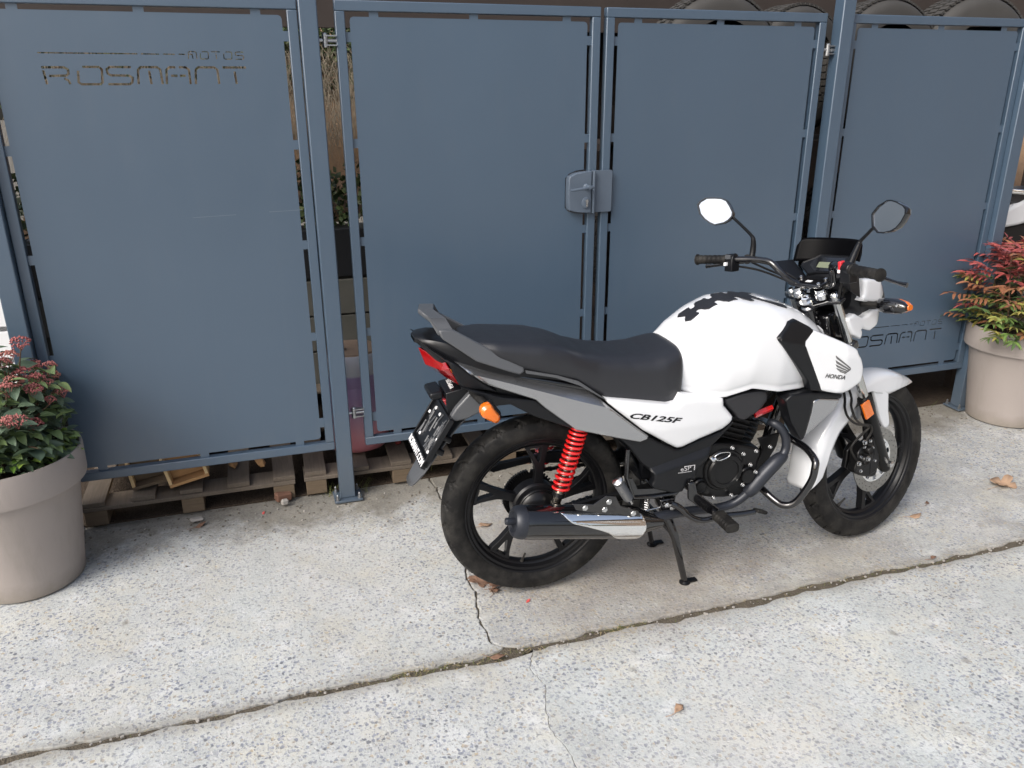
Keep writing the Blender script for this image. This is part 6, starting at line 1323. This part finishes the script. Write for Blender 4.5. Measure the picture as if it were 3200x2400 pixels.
# left shrub
rp = random.Random(21)
shb = empty('flowering_shrub', (-.872, -.237, .43)); tag(shb, 'bushy evergreen shrub with pink flower buds growing in the left pot', 'shrub')
Ld = [leaf_mesh('leaf', 'leaf_dark', .074, .050, .2, .25), leaf_mesh('leaf', 'leaf_dark', .054, .034, .3, .5), leaf_mesh('leaf', 'leaf_mid', .050, .030, .35, .4), leaf_mesh('leaf', 'leaf_mid', .042, .026, .3, .6), leaf_mesh('leaf', 'leaf_lime', .034, .019, .4, .5)]
def cluster_mesh():
    mb = MB()
    for i in range(80):
        a = rp.uniform(0, 2*PI); r = .036*math.sqrt(rp.random()); h = .020*(1-(r/.036)**2)+rp.uniform(-.004, .004); R = rp.uniform(.0030, .0048); c = Vector((r*math.cos(a), r*math.sin(a), h))
        mb.add([c+Vector(p)*R for p in ((1, 0, 0), (-1, 0, 0), (0, 1, 0), (0, -1, 0), (0, 0, 1.1), (0, 0, -1.1))], [(0, 2, 4), (2, 1, 4), (1, 3, 4), (3, 0, 4), (2, 0, 5), (1, 2, 5), (3, 1, 5), (0, 3, 5)])
    for i in range(9):
        a = 2*PI*i/9; mb.tube([(0, 0, -.03), (.02*math.cos(a), .02*math.sin(a), 0)], .0009, 3, False)
    me = bpy.data.meshes.new('flower_cluster'); me.from_pydata(mb.v, [], mb.f); finish(me, 'bud_pink', 60); return me
CM = [cluster_mesh() for _ in range(3)]
stems = []
for i in range(30):
    a = rp.uniform(0, 2*PI); sp0 = math.sqrt(rp.random()); r0 = .10*sp0; r1 = .05+.20*sp0; hgt = (.43-.17*sp0**2)*rp.uniform(.80, 1.02)
    if i < 9: a = -1.4+rp.uniform(-.9, .9); r1 = .20+.06*rp.random(); hgt = rp.uniform(.10, .26)
    if math.cos(a) > .2 and r1 > .15: hgt *= .85
    stems.append((Vector((r0*math.cos(a), r0*math.sin(a), 0)), Vector((r1*math.cos(a), r1*math.sin(a), hgt))))
stems += [(Vector((.05, 0, 0)), Vector((.05+.035*k_, -.09+.02*(k_ % 3), .40-.045*k_))) for k_ in range(5)]
stems += [(Vector((.05, 0, 0)), Vector((.13, -.02, .40))), (Vector((.02, -.02, 0)), Vector((.10, -.05, .37))), (Vector((.08, 0, 0)), Vector((.215, .0, .22)))]
nl = 0
for (p0, p1) in stems:
    mid_ = p0*.5+p1*.5+Vector((0, 0, .04)); pts = spline3([tuple(p0), tuple(mid_), tuple(p1)], 4); mb = MB(); mb.tube(pts, [.0032]*(len(pts)-3)+[.0024, .002, .0015], 6); build(mb, 'stem', 'twig', shb, 60)
    dirs = (p1-mid_).normalized(); nn_ = 4
    for k in range(nn_):
        t = .30+.70*k/(nn_-1); c = p0*(1-t)**2+mid_*2*t*(1-t)+p1*t*t; az = rp.uniform(0, 2*PI)
        for m_ in (0, 1):
            if nl >= 262: break
            aa = az+PI*m_+rp.uniform(-.3, .3); up_ = rp.uniform(-.15, .75); d = Vector((math.cos(aa), math.sin(aa), up_)); hi = c.z > .24
            me = rp.choice(Ld[:2]) if (not hi and rp.random() < .8) else rp.choice(Ld[1:4]); put(me, 'leaf', shb, c, d, rp.uniform(-.5, .5), rp.uniform(.85, 1.2)); nl += 1
    if p1.z > .17 and rp.random() < .85: o = put(rp.choice(CM), 'flower_cluster', shb, p1+Vector((0, 0, .012)), (1, 0, rp.uniform(-.3, .3)), rp.uniform(-.3, .3), rp.uniform(.55, .95))
for i in range(34):
    a = rp.uniform(-2.6, .6); put(Ld[4], 'leaf', shb, (.19*math.cos(a)+rp.uniform(-.03, .02), .19*math.sin(a)+rp.uniform(-.02, .02), rp.uniform(.0, .075)), (math.cos(a+rp.uniform(-1, 1)), math.sin(a+rp.uniform(-1, 1)), rp.uniform(0, .8)), rp.uniform(-.6, .6), rp.uniform(.8, 1.3))
mb = MB()
for i in range(1000):
    a = rp.uniform(0, 2*PI); r = .205*math.sqrt(rp.random()); z = rp.uniform(.0, .40)*(1-(r/.30)**2); me = rp.choice(Ld[1:4]); q0 = Vector((math.cos(a+rp.uniform(-1.2, 1.2)), math.sin(a+rp.uniform(-1.2, 1.2)), rp.uniform(-.2, .8))).to_track_quat('X', 'Z') @ Quaternion((1, 0, 0), rp.uniform(-.6, .6)); sc_ = rp.uniform(.7, 1.1); P_ = Vector((r*math.cos(a), r*math.sin(a), z)); mb.add([q0 @ (v.co*sc_)+P_ for v in me.vertices], [tuple(f.vertices) for f in me.polygons], 0 if rp.random() < .6 else 1)
build(mb, 'inner_foliage', ['leaf_dark', 'leaf_mid'], shb, 60, kind='stuff', weld=False)
# right shrub
nd = empty('heavenly_bamboo_shrub', (3.552, -.165, .445)); nd.name = 'red_leaved_shrub'; tag(nd, 'feathery shrub with red top leaves and yellow green lower leaves in the right pot', 'shrub')
NM = {k: [leaf_mesh('leaf', k, L_, W_, .25, dr_, 5) for L_, W_, dr_ in ((.052, .015, .3), (.042, .013, .55))] for k in ('nandina_red', 'nandina_bronze', 'nandina_green', 'nandina_yellow')}
NJ = {k: MB() for k in NM}; cnt_ = 0; sprays = []
for i in range(430):
    a = rp.uniform(0, 2*PI); q_ = rp.random()**.45; z = rp.uniform(.02, .39); rad = (.28*math.sqrt(max(0, 1-((z-.10)/.34)**2)))*q_ if z > .10 else .26*q_
    sprays.append((Vector((rad*math.cos(a), rad*math.sin(a), z)), a))
sprays.sort(key=lambda s_: (s_[0].x+s_[0].y*1.2))
for c, a in sprays:
    z = c.z; aa = a+rp.uniform(-.5, .5); d = Vector((math.cos(aa), math.sin(aa), rp.uniform(-.05, .45)+(.35 if z > .30 else 0))).normalized(); side_ = d.cross(Vector((0, 0, 1))).normalized(); L_ = rp.uniform(.09, .14)
    mb = MB(); mb.tube([c, c+d*L_], .0013, 4, False)
    key = rp.choices(['nandina_red', 'nandina_bronze', 'nandina_green', 'nandina_yellow'], weights=((8, 3, .2, .1) if z > .27 else ((2, 6, 2, 1.5) if z > .19 else (.2, .6, 5, 3))))[0]
    build(mb, 'twig', 'twig', nd, 0) if cnt_ < 110 else None
    for k in range(9):
        t = .15+.85*k/8; p = c+d*L_*t; s2_ = (1 if k % 2 else -1) if k < 8 else 0; dv = d*.7+side_*s2_*.8+Vector((0, 0, rp.uniform(-.25, .25)))
        if cnt_ < 288: put(rp.choice(NM[key]), 'leaf', nd, p, dv, rp.uniform(-.5, .5), rp.uniform(.8, 1.15)); cnt_ += 1
        else:
            q0 = dv.to_track_quat('X', 'Z') @ Quaternion((1, 0, 0), rp.uniform(-.5, .5)); me = NM[key][0]; sc_ = rp.uniform(.8, 1.15); NJ[key].add([q0 @ (v.co*sc_)+p for v in me.vertices], [tuple(f.vertices) for f in me.polygons])
for k, mb in NJ.items():
    if mb.v: build(mb, 'far_leaves', k, nd, 60, kind='stuff', weld=False)
mb = MB()
for i in range(12): a = rp.uniform(0, 6.28); r = rp.uniform(.02, .1); mb = MB(); mb.tube([(r*math.cos(a), r*math.sin(a), 0), (r*2*math.cos(a), r*2*math.sin(a), rp.uniform(.25, .42))], .003, 5); build(mb, 'stem', 'twig', nd, 60)

# ================================================================= second, partly seen motorcycle beyond the fence end
m2 = empty('motorcycle', (4.95, .45, 0), 0); tag(m2, 'second white and black motorcycle mostly cut off by the picture at the right edge', 'motorcycle')
mb = MB(); mb.prism([(-1.16, .90), (-1.10, .97), (-.92, 1.04), (-.70, 1.05), (-.30, .96), (-.32, .86), (-.72, .93), (-.98, .88), (-1.12, .865)], -.13, .13); build(mb, 'tail_panel', 'bike_white', m2, bevel=.02, bseg=3)
mb = MB(); mb.prism([(-1.10, .862), (-.98, .876), (-.72, .925), (-.32, .855), (-.25, .60), (-.60, .55), (-.95, .70)], -.10, .10); build(mb, 'under_tail', 'plastic_black', m2, bevel=.01)
mb = MB(); mb.prism([(-1.04, 1.065), (-1.0, 1.06), (-.6, 1.06), (-.2, .98), (-.25, .95), (-.7, 1.025), (-1.0, .995), (-1.10, 1.015)], -.12, .12); build(mb, 'seat', 'seat_vinyl', m2, bevel=.01)
mb = MB()
for s_ in (-1, 1): mb.tube(spline3([(-.75, s_*.14, 1.03), (-1.0, s_*.14, 1.06), (-1.16, s_*.10, 1.075), (-1.18, 0, 1.08)], 5), .014, 10)
build(mb, 'luggage_rail', 'chrome', m2, 40)
mb = MB(); mb.prism([(-.30, .93), (-.15, 1.08), (.20, 1.10), (.42, .95), (.30, .80), (-.20, .78)], -.15, .15); build(mb, 'fuel_tank', 'bike_white', m2, bevel=.04, bseg=4)
mb = MB(); mb.prism([(-.35, .80), (.35, .80), (.45, .45), (.2, .25), (-.25, .25), (-.45, .5)], -.13, .13); build(mb, 'engine', 'engine_black', m2, bevel=.02)
for x in (-.72, .72):
    wh = empty('wheel'); wh.parent = m2; c2 = (x, 0, .312); t2 = MB(); t2.lathe([(.235, -.05), (.27, -.055), (.30, -.04), (.31, 0), (.30, .04), (.27, .055), (.235, .05)], c2, (0, 1, 0), 56, caps=False); build(t2, 'tyre', 'rubber', wh, 40); rim(c2, False, wh); spokes(c2, [90, 162, 234, 306, 18], False, wh)
for s_ in (-1, 1): mb = MB(); mb.tube([(.72, s_*.09, .31), (.42, s_*.09, 1.0)], .018, 12); build(mb, 'fork_leg', 'engine_black', m2)
mb = MB(); mb.tube(spline3([(.38, -.36, 1.06), (.42, -.15, 1.07), (.46, 0, 1.0), (.42, .15, 1.07), (.38, .36, 1.06)], 5), .012, 10); build(mb, 'handlebar', 'engine_black', m2)
mb = MB(); mb.tube([(-.72, .07, .31), (-.2, .07, .38)], .02, 8); mb.tube([(-.72, -.07, .31), (-.2, -.07, .38)], .02, 8); build(mb, 'swingarm', 'engine_black', m2)
mb = MB(); mb.tube([(-.1, -.1, .25), (-.2, -.28, .0)], .011, 8); build(mb, 'side_stand', 'engine_black', m2)

# ================================================================= fallen leaves and litter
nn = N('dead_leaf'); f = nn.noise(40, 4, .6); nn.set(col=nn.mix(f, (.12, .065, .042), (.27, .16, .105)), rough=.75); MAT['dead_leaf'] = nn.m
nn = N('dead_leaf_pale'); f = nn.noise(40, 4, .6); nn.set(col=nn.mix(f, (.33, .20, .12), (.48, .33, .22)), rough=.75); MAT['dead_leaf_pale'] = nn.m
simple('petal_red', (.60, .10, .09), .6)
def fallen(x, y, L, rz, label, seed, lobes=5, mat='dead_leaf', tilt=.0):
    r_ = random.Random(seed); pts = []; n0 = lobes*6
    for i in range(n0):
        a = 2*PI*i/n0; rr_ = L/2*(.62+.38*abs(math.cos(a*lobes/2))**.6*(1.15 if math.cos(a) > 0 else .9))*(1 if lobes > 1 else (1-.45*abs(math.sin(a))))+r_.uniform(-.004, .003); pts.append((rr_*math.cos(a), rr_*math.sin(a)*(.78 if lobes > 1 else .8)))
    hgt = lambda px, py, k: .004+(.10*k)*abs(py)*1.3+.10*L*math.sin(px*60+seed)*k+.22*k*L*(px/L)**2
    V = [(0, 0, .003)]; F = []
    for q in (.5, 1.0):
        for (px, py) in pts: V.append((px*q, py*q, max(.0012, hgt(px*q, py*q, q)+r_.uniform(0, .004)*q)))
    for i in range(n0): j = (i+1) % n0; F += [(0, 1+i, 1+j), (1+i, 1+n0+i, 1+n0+j, 1+j)]
    lf = empty('fallen_leaf', (x, y, .0), rz); mb = MB(); mb.add(V, F); build(mb, 'blade', mat, lf, 60, solid=.0004)
    mb = MB(); mb.tube([(-L*.1, 0, .004), (-L*.45, .003, .004), (-L*.75, .012, .003)], .0010, 4); build(mb, 'stalk', mat, lf, 0)
    lf.rotation_euler = (tilt, 0, rz); tag(lf, label, 'leaf', 'brown leaves fallen on the concrete'); return lf
fallen(.597, -.757, .085, 2.3, 'largest curled brown leaf lying under the rear tyre at the crack', 1)
fallen(.652, -.800, .065, .4, 'ragged brown leaf just right of the big one under the rear tyre', 2)
fallen(.632, -.828, .045, 1.2, 'small brown leaf piece in front of the two leaves at the rear tyre', 9)
fallen(.717, -.402, .075, .1, 'reddish brown leaf seen through the rear wheel, left of the muffler cap', 3, 1, 'dead_leaf_pale')
fallen(2.903, -.753, .130, .3, 'large pale brown leaf on the concrete before the right pot', 4, 5, 'dead_leaf_pale')
fallen(2.346, -.859, .060, .0, 'small tan leaf on the concrete ahead of the front tyre', 5, 1, 'dead_leaf_pale')
fallen(.540, -1.150, .055, -.4, 'reddish leaf lying in the joint where the crack meets it', 6, 1)
fallen(1.071, .10, .08, .8, 'brown leaf behind the rear wheel near the pallet', 7)
fallen(.948, -1.51, .055, .5, 'thin tan leaf flake on the front slab below the muffler', 8, 1, 'dead_leaf_pale')
fallen(2.474, -.79, .035, .9, 'tiny brown leaf scrap ahead of the front wheel', 10, 1)
fallen(-.33, -.06, .06, .5, 'brown leaf scrap at the foot of the middle block of the left pallet', 12, 1)
fallen(2.18, -1.125, .04, .2, 'small brown leaf in the joint near the right edge', 14, 1)
for (x, y, r_, lb_) in ((.723, -.913, .5, 'small red petal near the rear tyre'), (-.091, -.03, 1.2, 'small red petal on the mud before the left pallet')):
    mb = MB(); mb.add([(-.012, -.003, .003), (.0, -.006, .002), (.012, 0, .006), (0, .006, .003)], [(0, 1, 2), (0, 2, 3)]); o = build(mb, 'petal', 'petal_red', None, 0, solid=.0008); o.location = (x, y, 0); o.rotation_euler = (0, 0, r_); tag(o, lb_, 'petal')
# clods and grass by the post
clo = MB()
for i in range(1500):
    x = rp.uniform(-.95, 3.7); y = rp.triangular(-.30, .45, .02); s_ = rp.uniform(.0015, .0065)*(1 if y > -.15 else .6); clo.box((x, y, s_*.25), (s_*1.4, s_, s_*.6), Matrix.Rotation(rp.uniform(0, 3), 3, 'Z') @ Matrix.Rotation(rp.uniform(-.5, .5), 3, 'X'))
o = build(clo, 'mud_crumbs', 'mud', None, 0, kind='stuff', weld=False); tag(o, 'dry mud crumbs scattered along the foot of the fence', 'mud')
gb_ = MB()
for i in range(70):
    bx0 = rp.choice([(.17, .06), (.19, .05), (.30, .05), (1.0, .1), (3.3, .05), (.60, .12)]); blade(gb_, (bx0[0]+rp.gauss(0, .02), bx0[1]+rp.gauss(0, .015), .0), rp.uniform(0, 6.28), rp.uniform(.03, .10), .002, rp.uniform(.7, 1.0), .3)
o = build(gb_, 'grass_tufts', 'moss', None, 0, kind='stuff', weld=False); tag(o, 'thin grass blades at the foot of the middle post and pallets', 'grass')
